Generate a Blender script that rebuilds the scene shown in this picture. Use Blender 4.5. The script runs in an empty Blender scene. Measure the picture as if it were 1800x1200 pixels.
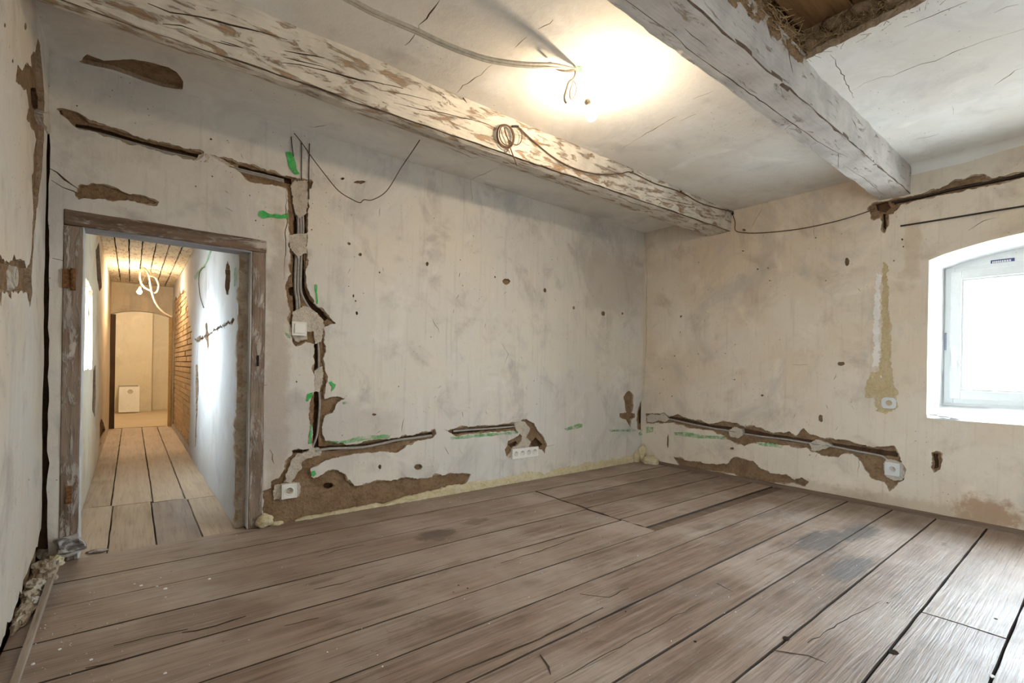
import bpy, bmesh, math, random
import numpy as np
from mathutils import Vector, Matrix, noise
from mathutils.geometry import delaunay_2d_cdt

# ------------------------------------------------------------------ camera
S = 1.06                                   # camera height in metres
YAW, ROLL, FPX, CY = .6688, .01544, 846.6, 645.6
scene = bpy.context.scene
col = scene.collection
FW = Vector((math.sin(YAW), math.cos(YAW), 0))
_r = Vector((math.cos(YAW), -math.sin(YAW), 0)); _u = Vector((0, 0, 1))
RT = _r*math.cos(ROLL) + _u*math.sin(ROLL)
UP = _u*math.cos(ROLL) - _r*math.sin(ROLL)
CAM = Vector((0, 0, S))
cd = bpy.data.cameras.new('camera'); cam = bpy.data.objects.new('camera', cd); col.objects.link(cam)
cd.sensor_width = 36; cd.lens = 36*FPX/1800; cd.shift_y = (CY-600)/1800; cd.clip_start = .02
m3 = Matrix((RT, UP, -FW)).transposed()
cam.matrix_world = Matrix.Translation(CAM) @ m3.to_4x4()
scene.camera = cam

# ------------------------------------------------------------------ world, exposure
SKY = 42.0
BULB = 550.0
HALLBULB = 720.0
FARBULB = 1700.0
WARM = (1.0, .80, .56)
scene.view_settings.view_transform = 'Standard'
scene.view_settings.look = 'None'
scene.view_settings.gamma = 1
scene.view_settings.use_curve_mapping = False
scene.view_settings.exposure = 0.50
w = bpy.data.worlds.new('overcast_sky'); scene.world = w; w.use_nodes = True
bg = w.node_tree.nodes['Background']
bg.inputs[1].default_value = SKY
_n = w.node_tree.nodes; _tc = _n.new('ShaderNodeTexCoord'); _sx = _n.new('ShaderNodeSeparateXYZ'); _mr = _n.new('ShaderNodeMapRange'); _mx = _n.new('ShaderNodeMix'); _mx.data_type = 'RGBA'
_l = w.node_tree.links; _l.new(_tc.outputs['Generated'], _sx.inputs[0]); _l.new(_sx.outputs['Z'], _mr.inputs[0]); _mr.inputs[1].default_value = -.12; _mr.inputs[2].default_value = .02
_l.new(_mr.outputs[0], _mx.inputs[0]); _mx.inputs[6].default_value = (.32, .345, .36, 1); _mx.inputs[7].default_value = (.78, .90, 1.0, 1); _l.new(_mx.outputs[2], bg.inputs[0])   # ground below, overcast above

YB, XR, XL, ZC, YF = 3.26*S, 4.41*S, -.335*S, 2.5*S, -1.7*S
CXL, CXR, CZ, CYE, FYE = -.25*S, .505*S, 2.18*S, 9.3*S, 12.2*S

def portal(name, loc, rot, sx, sy):
    l = bpy.data.lights.new(name, 'AREA'); l.shape = 'RECTANGLE'; l.size = sx; l.size_y = sy
    l.cycles.is_portal = True
    o = bpy.data.objects.new(name, l); o.location = loc; o.rotation_euler = rot; col.objects.link(o)
WIN1 = .25*S                 # window centre lines (Y)
WW, WZB, WZT = 1.12*S, .79*S, 1.775*S       # pvc frame size
for yc in (WIN1,):
    portal('window_portal', (XR+.52, yc, (WZB+WZT)/2), (0, math.pi/2, 0), WZT-WZB+.1, WW+.1)
FWY0, FWY1, FWZ0, FWZ1 = -1.45*S, -.45*S, .75*S, 1.85*S      # unseen window added in the left wall to light the right wall
portal('window_portal', (XL-.36, (FWY0+FWY1)/2, (FWZ0+FWZ1)/2), (0, -math.pi/2, 0), FWZ1-FWZ0, FWY1-FWY0)
HWY0, HWY1, HWZ0, HWZ1 = 4.35*S, 5.15*S, .94*S, 1.56*S
portal('window_portal', (CXL-.36, (HWY0+HWY1)/2, (HWZ0+HWZ1)/2), (0, -math.pi/2, 0), HWZ1-HWZ0, HWY1-HWY0)

# ------------------------------------------------------------------ helpers: pixels -> places
def ray(px, py): return FW + RT*((px-900)/FPX) + UP*((CY-py)/FPX)
def hit(px, py, ax, val):
    d = ray(px, py); return CAM + d*((val-CAM[ax])/d[ax])
class Plane:
    def __init__(s, ax, val, sgn):
        s.ax, s.val, s.sgn = ax, val, sgn
        s.iu, s.iv = [(1, 2), (0, 2), (0, 1)][ax]
        n = [0, 0, 0]; n[ax] = sgn; s.inward = Vector(n)
    def px(s, p):
        h = hit(p[0], p[1], s.ax, s.val); return (h[s.iu], h[s.iv])
    def pxs(s, L): return [s.px(p) for p in L]
    def to3(s, u, v, d):
        r = [0, 0, 0]; r[s.ax] = s.val + s.sgn*d; r[s.iu] = u; r[s.iv] = v; return Vector(r)
BACK = Plane(1, YB, 1); RIGHT = Plane(0, XR, 1); LEFT = Plane(0, XL, -1)
CEIL = Plane(2, ZC, 1); FLOOR = Plane(2, 0, -1); FRONT = Plane(1, YF, -1)
HALLR = Plane(0, CXR, 1); HALLL = Plane(0, CXL, -1)
def Z(ox, oy, s, L): return [(ox + x/s, oy + y/s) for x, y in L]

def rough(poly, step=.02, amp=.005, seed=0, closed=True):
    r = random.Random(seed); out = []; n = len(poly)
    for i in range(n if closed else n-1):
        a, b = Vector(poly[i]), Vector(poly[(i+1) % n]); d = b-a; L = d.length
        k = max(1, int(L/step)); p = Vector((-d.y, d.x))/(L or 1)
        for j in range(k):
            q = a + d*(j/k)
            a2 = amp*(1.5*noise.noise(Vector((q.x*18, q.y*18, seed*3.1))) + .9*noise.noise(Vector((q.x*55, q.y*55, seed*1.7))) + r.uniform(-.5, .5))
            q = q + p*min(max(a2, -L*.4), L*.4); out.append((q.x, q.y))
    if not closed: out.append(tuple(poly[-1]))
    return out
def crack_poly(line, wd, seed=0, step=.03, amp=.006):
    L = rough(line, step, amp, seed, False); r = random.Random(seed+77); n = len(L)
    a, b = [], []
    for i, p in enumerate(L):
        q0, q1 = Vector(L[max(0, i-1)]), Vector(L[min(n-1, i+1)]); d = (q1-q0).normalized() if (q1-q0).length else Vector((1, 0))
        t = i/(n-1); ww = wd*(.25+.75*math.sin(math.pi*min(max(t, .03), .97)))*r.uniform(.5, 1.3)/2
        a.append((p[0]-d.y*ww, p[1]+d.x*ww)); b.append((p[0]+d.y*ww, p[1]-d.x*ww))
    return a + b[::-1]
def band(line, wd, seed=0, amp=.003):           # a strip of even width along a line
    a, b = [], []; n = len(line)
    for i, p in enumerate(line):
        q0, q1 = Vector(line[max(0, i-1)]), Vector(line[min(n-1, i+1)]); d = (q1-q0).normalized()
        a.append((p[0]-d.y*wd/2, p[1]+d.x*wd/2)); b.append((p[0]+d.y*wd/2, p[1]-d.x*wd/2))
    return rough(a + b[::-1], .02, amp, seed)
def inside(pts, poly):
    x, y = pts[:, 0], pts[:, 1]; c = np.zeros(len(pts), bool); n = len(poly); P = np.array(poly)
    bb = (x >= P[:, 0].min()) & (x <= P[:, 0].max()) & (y >= P[:, 1].min()) & (y <= P[:, 1].max())
    idx = np.nonzero(bb)[0]
    if len(idx) == 0: return c
    xs, ys = x[idx], y[idx]; cc = np.zeros(len(idx), bool)
    for i in range(n):
        x0, y0 = P[i]; x1, y1 = P[(i+1) % n]
        if y0 == y1: continue
        k = ((y0 > ys) != (y1 > ys)) & (xs < (x1-x0)*(ys-y0)/(y1-y0)+x0); cc ^= k
    c[idx] = cc; return c

def grow(poly, lo, hi, seed=0):                 # the thin top coat has flaked back a little further
    n = len(poly); A = sum(poly[i][0]*poly[(i+1) % n][1]-poly[(i+1) % n][0]*poly[i][1] for i in range(n)); sg = 1 if A > 0 else -1; out = []
    for i, p in enumerate(poly):
        d = Vector(poly[(i+1) % n])-Vector(poly[i-1]); L = d.length or 1
        k = lo+(hi-lo)*max(0, noise.noise(Vector((p[0]*14, p[1]*14, seed)))*1.6+.2)
        out.append((p[0]+sg*d.y/L*k, p[1]-sg*d.x/L*k))
    return out
def coats(pl, outer, big, small, mats, parent, seed, th=.024, amp=.0035, freq=1.7):
    layer('plaster_coat', pl, outer, [grow(h, .0015, .013, seed+i) for i, h in enumerate(big)]+small, 0, .008, mats, parent, .05, amp, freq, seed)
    layer('base_coat', pl, outer, big+small, .0062, th, [M_EDGE, M_EDGE], parent, .05, amp, freq, seed, None, .0006)
def pits(pl, u0, u1, v0, v1, n, seed):          # nail holes and scratches
    r = random.Random(seed); out = []
    for k in range(n):
        u, v = r.uniform(u0, u1), r.uniform(v0, v1)
        if r.random() < .55:
            a = r.uniform(.0025, .007); out.append([(u+a*r.uniform(.5, 1.2)*math.cos(t*.898), v+a*r.uniform(.5, 1.4)*math.sin(t*.898)) for t in range(7)])
        else:
            an = r.gauss(1.57, .5) if r.random() < .6 else r.uniform(0, 3.1); L = r.uniform(.015, .05)
            out.append(crack_poly([(u, v), (u+L*math.cos(an), v+L*math.sin(an))], r.uniform(.002, .004), seed+k, .012, .003))
    return out
def link(name, me, mats, parent=None, smooth=False):
    for m in (mats if isinstance(mats, (list, tuple)) else [mats]): me.materials.append(m)
    if smooth:
        for f in me.polygons: f.use_smooth = True
    o = bpy.data.objects.new(name, me); col.objects.link(o)
    if parent: o.parent = parent
    return o
def obj(name, bm, mats, parent=None, smooth=False):
    bmesh.ops.recalc_face_normals(bm, faces=bm.faces)
    me = bpy.data.meshes.new(name); bm.to_mesh(me); bm.free(); return link(name, me, mats, parent, smooth)
def tag(o, label, cat=None, group=None, kind=None):
    if label: o['label'] = label
    if cat: o['category'] = cat
    if group: o['group'] = group
    if kind: o['kind'] = kind
    return o
def empty(name, loc=(0, 0, 0), rz=0):
    o = bpy.data.objects.new(name, None); o.location = loc; o.rotation_euler = (0, 0, rz)
    o.empty_display_size = .05; col.objects.link(o); return o

def layer(name, pl, outer, holes, d0, d1, mats, parent=None, grid=.06, amp=.002, freq=2.5, seed=0, to3=None, fine=0):
    """a coat of plaster, clay or wood between depth d0 and d1, with holes cut through it"""
    to3 = to3 or pl.to3
    V, E = [], []
    def addp(P):
        b = len(V); V.extend(Vector(p) for p in P); E.extend((b+i, b+(i+1) % len(P)) for i in range(len(P)))
    addp(outer)
    for h in holes: addp(h)
    xs = [p[0] for p in outer]; ys = [p[1] for p in outer]
    if grid:
        r = random.Random(seed); x = min(xs)+grid/2; G = []
        while x < max(xs):
            y = min(ys)+grid/2
            while y < max(ys):
                G.append((x+r.uniform(-.2, .2)*grid, y+r.uniform(-.2, .2)*grid)); y += grid
            x += grid
        ok = inside(np.array(G), outer)
        V.extend(Vector(g) for g, k in zip(G, ok) if k)
    vo, eo, fo, *_ = delaunay_2d_cdt(V, E, [], 0, 1e-5)
    P = np.array([(v.x, v.y) for v in vo]); F = np.array([f for f in fo if len(f) == 3])
    cen = P[F].mean(1); keep = inside(cen, outer)
    for h in holes: keep &= ~inside(cen, h)
    F = F[keep]
    verts, faces, mi = [], [], []; used = {}
    def fv(i):
        if i not in used:
            u, v = P[i]; d = d0 + amp*noise.fractal(Vector((u*freq, v*freq, seed*7.7)), 1.0, 2.0, 3)
            if fine: d += fine*noise.noise(Vector((u*30, v*30, seed)))
            used[i] = len(verts); verts.append(to3(u, v, d))
        return used[i]
    cnt = {}
    for f in F:
        t = [fv(i) for i in f]
        n = (verts[t[1]]-verts[t[0]]).cross(verts[t[2]]-verts[t[0]])
        if n.dot(pl.inward) > 0: t = t[::-1]
        faces.append(t); mi.append(0)
        for a, b in ((0, 1), (1, 2), (2, 0)):
            k = (min(f[a], f[b]), max(f[a], f[b])); cnt[k] = cnt.get(k, 0)+1
    nf = len(faces); side = {}
    def sv(i):
        if i not in side:
            u, v = P[i]; side[i] = len(verts); verts.append(verts[used[i]].copy()); verts.append(to3(u, v, d1))
        return side[i]
    for (a, b), c in cnt.items():
        if c == 1:
            i, j = sv(a), sv(b); faces.append((i, j, j+1, i+1)); mi.append(1)
    me = bpy.data.meshes.new(name); me.from_pydata(verts, [], faces)
    mats = mats if isinstance(mats, (list, tuple)) else [mats, mats]
    o = link(name, me, mats, parent)
    for f in me.polygons: f.material_index = mi[f.index]; f.use_smooth = f.index < nf
    return o

def box(bm, x0, x1, y0, y1, z0, z1, bev=0):
    r = bmesh.ops.create_cube(bm, size=1)
    for v in r['verts']:
        v.co = Vector(((x0+x1)/2+v.co.x*(x1-x0), (y0+y1)/2+v.co.y*(y1-y0), (z0+z1)/2+v.co.z*(z1-z0)))
    if bev:
        es = list({e for v in r['verts'] for e in v.link_edges})
        bmesh.ops.bevel(bm, geom=es, offset=bev, segments=2, affect='EDGES', profile=.6)
    return bm
def boxobj(name, x0, x1, y0, y1, z0, z1, mat, parent=None, bev=0):
    return obj(name, box(bmesh.new(), x0, x1, y0, y1, z0, z1, bev), mat, parent)
def spline(pts, k=6):
    P = [Vector(p) for p in pts]
    if len(P) < 3: return P
    out = []
    for i in range(len(P)-1):
        a, b, c, d = P[max(0, i-1)], P[i], P[i+1], P[min(len(P)-1, i+2)]
        for j in range(k):
            t = j/k; out.append(.5*((2*b)+(c-a)*t+(2*a-5*b+4*c-d)*t*t+(3*b-a-3*c+d)*t**3))
    return out+[P[-1]]
def tube_bm(bm, pts, r, n=8, rf=None):
    rings = []; up = Vector((.13, .21, .97)); L = len(pts)
    for i, p in enumerate(pts):
        t = (pts[min(L-1, i+1)]-pts[max(0, i-1)]);
        if t.length < 1e-7: t = Vector((1, 0, 0))
        t.normalize(); a = t.cross(up)
        if a.length < .1: a = t.cross(Vector((1, 0, 0)))
        a.normalize(); b = t.cross(a); rr = rf(i/(L-1))*r if rf else r
        rings.append([bm.verts.new(p+(a*math.cos(2*math.pi*k/n)+b*math.sin(2*math.pi*k/n))*rr) for k in range(n)])
    for A, B in zip(rings, rings[1:]):
        for k in range(n): bm.faces.new((A[k], A[(k+1) % n], B[(k+1) % n], B[k]))
    bm.faces.new(rings[0]); bm.faces.new(rings[-1]); return bm
def tube(name, pts, r, mat, parent=None, k=6, n=8):
    return obj(name, tube_bm(bmesh.new(), spline(pts, k), r, n), mat, parent, True)
def lathe(bm, prof, n=24, M=None):              # profile (radius, y): turned about the local Y axis
    M = M or Matrix(); rings = []
    for r, y in prof:
        rings.append([bm.verts.new(M @ Vector((r*math.cos(2*math.pi*k/n), y, r*math.sin(2*math.pi*k/n)))) for k in range(n)] if r > 1e-6 else [bm.verts.new(M @ Vector((0, y, 0)))])
    for A, B in zip(rings, rings[1:]):
        for k in range(n):
            q = [A[k % len(A)], A[(k+1) % len(A)], B[(k+1) % len(B)], B[k % len(B)]]
            q = [v for i, v in enumerate(q) if v not in q[:i]]
            if len(q) > 2:
                try: bm.faces.new(q)
                except ValueError: pass
    return bm
def rock_bm(c, sz, seed, sub=2, amp=.3, bm=None):
    bm = bm or bmesh.new(); r = bmesh.ops.create_icosphere(bm, subdivisions=sub, radius=1)
    for v in r['verts']:
        p = v.co.copy(); k = 1+amp*noise.noise(p*1.7+Vector((seed*5.1, 0, 0)))+amp*.5*noise.noise(p*4+Vector((0, seed*3.3, 0)))
        v.co = Vector(c)+Vector((p.x*sz[0], p.y*sz[1], p.z*sz[2]))*k
    return bm

# ------------------------------------------------------------------ materials
class Mat:
    def __init__(s, name, rough_=.8, spec=.3):
        s.m = bpy.data.materials.new(name); s.m.use_nodes = True; s.nt = s.m.node_tree
        s.b = s.nt.nodes['Principled BSDF']; s.b.inputs['Roughness'].default_value = rough_
        s.b.inputs['Specular IOR Level'].default_value = spec
        g = s.nt.nodes.new('ShaderNodeNewGeometry'); s.pos = g.outputs['Position']
        s.tc = s.nt.nodes.new('ShaderNodeTexCoord')
    def lk(s, v, sock):
        if isinstance(v, bpy.types.NodeSocket): s.nt.links.new(v, sock)
        elif isinstance(v, (tuple, list)) and sock.type == 'RGBA': sock.default_value = (*v[:3], 1)
        else: sock.default_value = v
    def mapped(s, sc, vec=None, loc=(0, 0, 0)):
        n = s.nt.nodes.new('ShaderNodeMapping'); s.lk(vec or s.pos, n.inputs[0]); n.inputs['Scale'].default_value = sc; n.inputs['Location'].default_value = loc
        return n.outputs[0]
    def noise(s, scale, detail=4, ro=.55, vec=None, dist=0):
        n = s.nt.nodes.new('ShaderNodeTexNoise'); s.lk(vec or s.pos, n.inputs['Vector'])
        n.inputs['Scale'].default_value = scale; n.inputs['Detail'].default_value = detail; n.inputs['Roughness'].default_value = ro; n.inputs['Distortion'].default_value = dist
        return n.outputs['Fac']
    def vor(s, scale, vec=None, feat='F1'):
        n = s.nt.nodes.new('ShaderNodeTexVoronoi'); n.feature = feat; s.lk(vec or s.pos, n.inputs['Vector']); n.inputs['Scale'].default_value = scale
        return n.outputs['Distance']
    def ramp(s, f, a, b):
        n = s.nt.nodes.new('ShaderNodeMapRange'); n.interpolation_type = 'SMOOTHSTEP'; s.lk(f, n.inputs[0]); n.inputs[1].default_value = a; n.inputs[2].default_value = b
        return n.outputs[0]
    def math(s, op, a, b=0.0):
        n = s.nt.nodes.new('ShaderNodeMath'); n.operation = op; s.lk(a, n.inputs[0]); s.lk(b, n.inputs[1]); return n.outputs[0]
    def mix(s, f, a, b, mode='MIX'):
        n = s.nt.nodes.new('ShaderNodeMix'); n.data_type = 'RGBA'; n.blend_type = mode
        s.lk(f, n.inputs[0]); s.lk(a, n.inputs[6]); s.lk(b, n.inputs[7]); return n.outputs[2]
    def rnd(s):
        return s.nt.nodes.new('ShaderNodeObjectInfo').outputs['Random']
    def spot(s, c, r, warp=.5, wscale=9, edge=.35):
        """mask of one stain at place c (world), ragged by noise"""
        n = s.nt.nodes.new('ShaderNodeVectorMath'); n.operation = 'SUBTRACT'; s.lk(s.pos, n.inputs[0]); n.inputs[1].default_value = c
        d = s.nt.nodes.new('ShaderNodeVectorMath'); d.operation = 'DIVIDE'; s.lk(n.outputs[0], d.inputs[0]); d.inputs[1].default_value = r
        l = s.nt.nodes.new('ShaderNodeVectorMath'); l.operation = 'LENGTH'; s.lk(d.outputs[0], l.inputs[0])
        e = s.math('ADD', l.outputs['Value'], s.math('MULTIPLY', s.math('SUBTRACT', s.noise(wscale, 5, .65), .5), warp*4))
        return s.math('SUBTRACT', 1.0, s.ramp(e, 1-edge, 1+edge))
    def bump(s, h, strength=.4, dist=.01):
        n = s.nt.nodes.new('ShaderNodeBump'); s.lk(h, n.inputs['Height']); n.inputs['Strength'].default_value = strength; n.inputs['Distance'].default_value = dist
        s.nt.links.new(n.outputs[0], s.b.inputs['Normal'])
    def color(s, c): s.lk(c, s.b.inputs['Base Color']); return s
def plain(name, c, r=.6, spec=.3, metal=0, var=.12, sc=40, bump=.0):
    M = Mat(name, r, spec); n = M.noise(sc, 3)
    M.color(M.mix(M.ramp(n, .3, .7), tuple(x*(1-var) for x in c), tuple(min(1, x*(1+var)) for x in c))); M.b.inputs['Metallic'].default_value = metal
    if bump: M.bump(n, bump, .004)
    return M.m

def plaster_mat(name, base, dark, warm, streak_axis='Z', dirt=1.0, spots=()):
    M = Mat(name, .88, .2)
    big = M.noise(1.1, 5, .6); mid = M.noise(3.3, 6, .65, dist=.4); fine = M.noise(22, 5, .7)
    st = M.noise(1.0, 4, .6, M.mapped((34, 34, 1.6) if streak_axis == 'Z' else (3, 3, 3)))
    c = M.mix(M.ramp(big, .38, .66), base, warm)
    c = M.mix(M.math('MULTIPLY', M.ramp(mid, .50, .76), .75*dirt), c, dark)
    c = M.mix(M.math('MULTIPLY', M.ramp(st, .52, .8), .35*dirt), c, dark)
    c = M.mix(M.math('MULTIPLY', M.ramp(M.noise(1.9, 4, .6, dist=1.2), .55, .72), .5), c, tuple(min(1, x*1.18) for x in base))
    c = M.mix(M.math('MULTIPLY', M.ramp(fine, .55, .78), .3), c, dark)
    gy = M.noise(.9, 6, .7, M.mapped((1, 1, .8), None, (4, 4, 9)), 1.5); c = M.mix(M.math('MULTIPLY', M.ramp(gy, .50, .70), .55*dirt), c, tuple(.5*(x+sum(dark)/3*1.15) for x in dark))
    br = M.noise(1.0, 5, .7, M.mapped((60, 60, 9) if streak_axis == 'Z' else (20, 20, 20))); c = M.mix(M.math('MULTIPLY', M.ramp(br, .58, .8), .4*dirt), c, tuple(min(1, x*1.25) for x in base))
    sp = M.vor(26); pk = M.ramp(M.noise(2.4, 2), .5, .62)
    c = M.mix(M.math('MULTIPLY', M.math('MULTIPLY', M.math('SUBTRACT', 1.0, M.ramp(sp, .05, .13)), pk), .7), c, (.10, .07, .05))
    for (cc, rr, colr, wt, ws) in spots:
        c = M.mix(M.math('MULTIPLY', M.spot(cc, rr, .5, ws), wt), c, colr)
    M.color(c)
    h = M.math('ADD', M.math('MULTIPLY', mid, 1.0), M.math('ADD', M.math('MULTIPLY', fine, .45), M.math('MULTIPLY', M.noise(90, 3), .12)))
    M.bump(h, .45, .012); return M.m

def wood_mat(name, c0, c1, c2, axis='X', rough_=.7, paint=None, pamount=.5, rand=.0, spec=.3, bs=.5, flake=1.0):
    """grain stretched along one axis; optional flaking paint"""
    M = Mat(name, rough_, spec)
    sc = {'X': (1.2, 22, 22), 'Y': (22, 1.2, 22), 'Z': (22, 22, 1.2)}[axis]
    scf = {'X': (4, 90, 90), 'Y': (90, 4, 90), 'Z': (90, 90, 4)}[axis]
    n = M.nt.nodes.new('ShaderNodeVectorMath'); n.operation = 'ADD'; M.lk(M.pos, n.inputs[0])
    rn = M.rnd(); cx = M.nt.nodes.new('ShaderNodeCombineXYZ')
    for i in range(3): M.lk(M.math('MULTIPLY', rn, 13.7*(i+1)), cx.inputs[i])
    M.lk(cx.outputs[0], n.inputs[1]); v = n.outputs[0]
    g = M.noise(1, 5, .6, M.mapped(sc, v), .6); gf = M.noise(1, 3, .6, M.mapped(scf, v))
    big = M.noise(1.6, 4, .6, v)
    c = M.mix(M.ramp(g, .3, .7), c0, c1); c = M.mix(M.math('MULTIPLY', M.ramp(big, .42, .68), .8), c, c2)
    c = M.mix(M.math('MULTIPLY', M.ramp(gf, .5, .75), .55), c, tuple(x*.45 for x in c0))
    h = M.math('ADD', M.math('MULTIPLY', g, .6), M.math('MULTIPLY', gf, .5))
    if paint:
        fl = M.noise(flake, 6, .68, M.mapped({'X': (6, 26, 26), 'Y': (26, 6, 26), 'Z': (26, 26, 6)}[axis], v), .5)
        mk = M.ramp(fl, 1-pamount-.06, 1-pamount+.06)
        mk2 = M.math('SUBTRACT', 1.0, mk)
        pt = M.mix(M.ramp(M.noise(5, 5, .6, v), .35, .7), paint, tuple(x*.74 for x in paint))
        pt = M.mix(M.math('MULTIPLY', M.ramp(gf, .55, .8), .35), pt, tuple(x*.5 for x in paint))
        c = M.mix(mk2, pt, c); h = M.math('ADD', h, M.math('MULTIPLY', mk, .9))
    if rand:
        c = M.mix(M.math('MULTIPLY', rn, rand), c, tuple(x*1.6 for x in c2))
    M.M_h = h; M.color(c); M.bump(h, bs, .006); M.g = gf; M.c = c; return M

M_PL = plaster_mat('plaster_main', (.65, .615, .57), (.38, .345, .32), (.69, .63, .54), spots=[((.71*S, YB, .9*S), (.075, .3, 1.0), (.40, .31, .24), .55, 7), ((3.9*S, YB, 1.9*S), (.5, .3, .35), (.45, .39, .33), .5, 4), ((1.0*S, YB, .55*S), (.5, .3, .25), (.46, .41, .38), .4, 5)])
M_PR = plaster_mat('plaster_window_side', (.68, .60, .50), (.43, .34, .26), (.64, .53, .40), spots=[
    ((XR, .54*S, .10), (.2, .16, .10), (.36, .22, .13), .8, 16), ((XR, .9*S, .04), (.3, .5, .07), (.42, .31, .21), .5, 20), ((XR, 1.6*S, .05), (.3, .5, .06), (.42, .32, .23), .45, 22), ((XR, .95*S, 1.9*S), (.2, .05, .25), (.5, .38, .25), .5, 10)])
M_PLF = plaster_mat('plaster_left', (.60, .56, .50), (.36, .31, .27), (.62, .53, .42))
M_PC = plaster_mat('plaster_ceiling', (.78, .76, .72), (.50, .46, .43), (.72, .67, .60), 'N', .7)
M_HP = plaster_mat('plaster_hall', (.70, .63, .50), (.46, .37, .27), (.70, .58, .40))
M_HPR = plaster_mat('plaster_hall_white', (.50, .50, .52), (.38, .35, .33), (.48, .46, .44))
M_WHITE = plaster_mat('whitewash', (.84, .84, .83), (.62, .60, .57), (.80, .79, .76), 'N', .5)
M_FAR = plaster_mat('plaster_far', (.70, .62, .47), (.50, .42, .30), (.68, .58, .42), 'Z', .5)

def clay_mat(name, c0, c1, c2):
    M = Mat(name, .95, .1); a = M.noise(9, 6, .7); b = M.noise(45, 5, .7); f = M.noise(1, 3, .6, M.mapped((60, 60, 140)))
    c = M.mix(M.ramp(a, .3, .7), c0, c1); c = M.mix(M.math('MULTIPLY', M.ramp(b, .5, .72), .7), c, c2)
    c = M.mix(M.math('MULTIPLY', M.ramp(f, .58, .75), .4), c, tuple(x*.4 for x in c0))
    M.color(c); M.bump(M.math('ADD', a, M.math('MULTIPLY', b, .8)), .9, .02); return M.m
M_CLAY = clay_mat('clay_mortar', (.21, .128, .07), (.33, .22, .13), (.12, .07, .04))
M_EDGE = clay_mat('broken_plaster_edge', (.36, .25, .16), (.48, .36, .25), (.22, .13, .075))
M_CHASE = clay_mat('chase_bottom', (.10, .055, .03), (.16, .09, .05), (.05, .03, .018))
M_GYP = clay_mat('gypsum_fill', (.56, .49, .40), (.64, .57, .48), (.42, .34, .26))
M_FOAM = clay_mat('foam_cream', (.66, .55, .33), (.74, .66, .47), (.48, .36, .18))
M_TAN = clay_mat('tan_mortar', (.55, .43, .24), (.62, .51, .33), (.48, .35, .18))
M_RUB = clay_mat('rubble', (.40, .32, .24), (.58, .50, .40), (.26, .17, .10))
M_BRICK = clay_mat('hall_brick', (.56, .40, .24), (.66, .50, .33), (.40, .24, .13))
M_DARK = plain('dark_gap', (.03, .02, .015), .95, .05)
M_STRAW = plain('straw', (.36, .24, .12), .8, .2, 0, .4, 60)
M_CABLE = plain('grey_cable', (.33, .30, .27), .55, .35)
M_CREAMC = plain('cream_cable', (.50, .43, .33), .5, .35)
M_BLACK = plain('black_cable', (.035, .025, .02), .6, .3)
M_WIRE = plain('old_wire', (.10, .055, .028), .6, .4)
M_PVC = plain('white_plastic', (.66, .66, .65), .35, .5, 0, .02)
M_SOCK = plain('socket_plastic', (.82, .79, .73), .35, .5, 0, .02)
M_DARKPL = plain('socket_dark', (.06, .05, .045), .5, .4)
M_METAL = plain('steel_pin', (.6, .58, .55), .35, .5, 1, .05)
M_RUST = plain('rusty_iron', (.20, .09, .035), .75, .3, .2, .4, 70, .5)
M_BRASS = plain('lamp_cap', (.55, .36, .16), .4, .5, .6)
M_BLUE = plain('blue_label', (.05, .06, .17), .5, .3)
M_BOX = plain('white_enamel', (.84, .82, .76), .4, .5, 0, .03)
def green():
    M = Mat('green_spray', .7, .2); n = M.noise(30, 5, .7)
    M.color(M.mix(M.ramp(n, .4, .7), (.05, .42, .09), (.16, .52, .19)))
    a = M.ramp(M.noise(55, 5, .75), .30, .50); M.lk(a, M.b.inputs['Alpha']); return M.m
def greenfaint():
    M = Mat('green_spray_faint', .8, .1); M.color((.12, .50, .13))
    M.lk(M.math('MULTIPLY', M.ramp(M.noise(16, 6, .75), .32, .64), .62), M.b.inputs['Alpha']); return M.m
M_GREEN, M_GREENF = green(), greenfaint()
def emis(name, c, s):
    m = bpy.data.materials.new(name); m.use_nodes = True; b = m.node_tree.nodes['Principled BSDF']
    b.inputs['Base Color'].default_value = (.9, .9, .9, 1); b.inputs['Emission Color'].default_value = (*c, 1); b.inputs['Emission Strength'].default_value = s; return m
M_BULB = emis('lit_bulb', WARM, BULB); M_HBULB = emis('lit_hall_bulb', (1, .80, .55), HALLBULB); M_FBULB = emis('lit_far_bulb', (1, .83, .6), FARBULB)
def pane_mat():
    m = bpy.data.materials.new('window_glass'); m.use_nodes = True; nt = m.node_tree; nt.nodes.remove(nt.nodes['Principled BSDF'])
    t = nt.nodes.new('ShaderNodeBsdfTransparent'); g = nt.nodes.new('ShaderNodeBsdfGlossy'); g.inputs['Roughness'].default_value = .02
    t.inputs[0].default_value = (.95, .97, .97, 1)
    x = nt.nodes.new('ShaderNodeMixShader'); x.inputs[0].default_value = .06
    nt.links.new(t.outputs[0], x.inputs[1]); nt.links.new(g.outputs[0], x.inputs[2]); nt.links.new(x.outputs[0], nt.nodes['Material Output'].inputs[0]); return m
M_GLASS = pane_mat()

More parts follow.
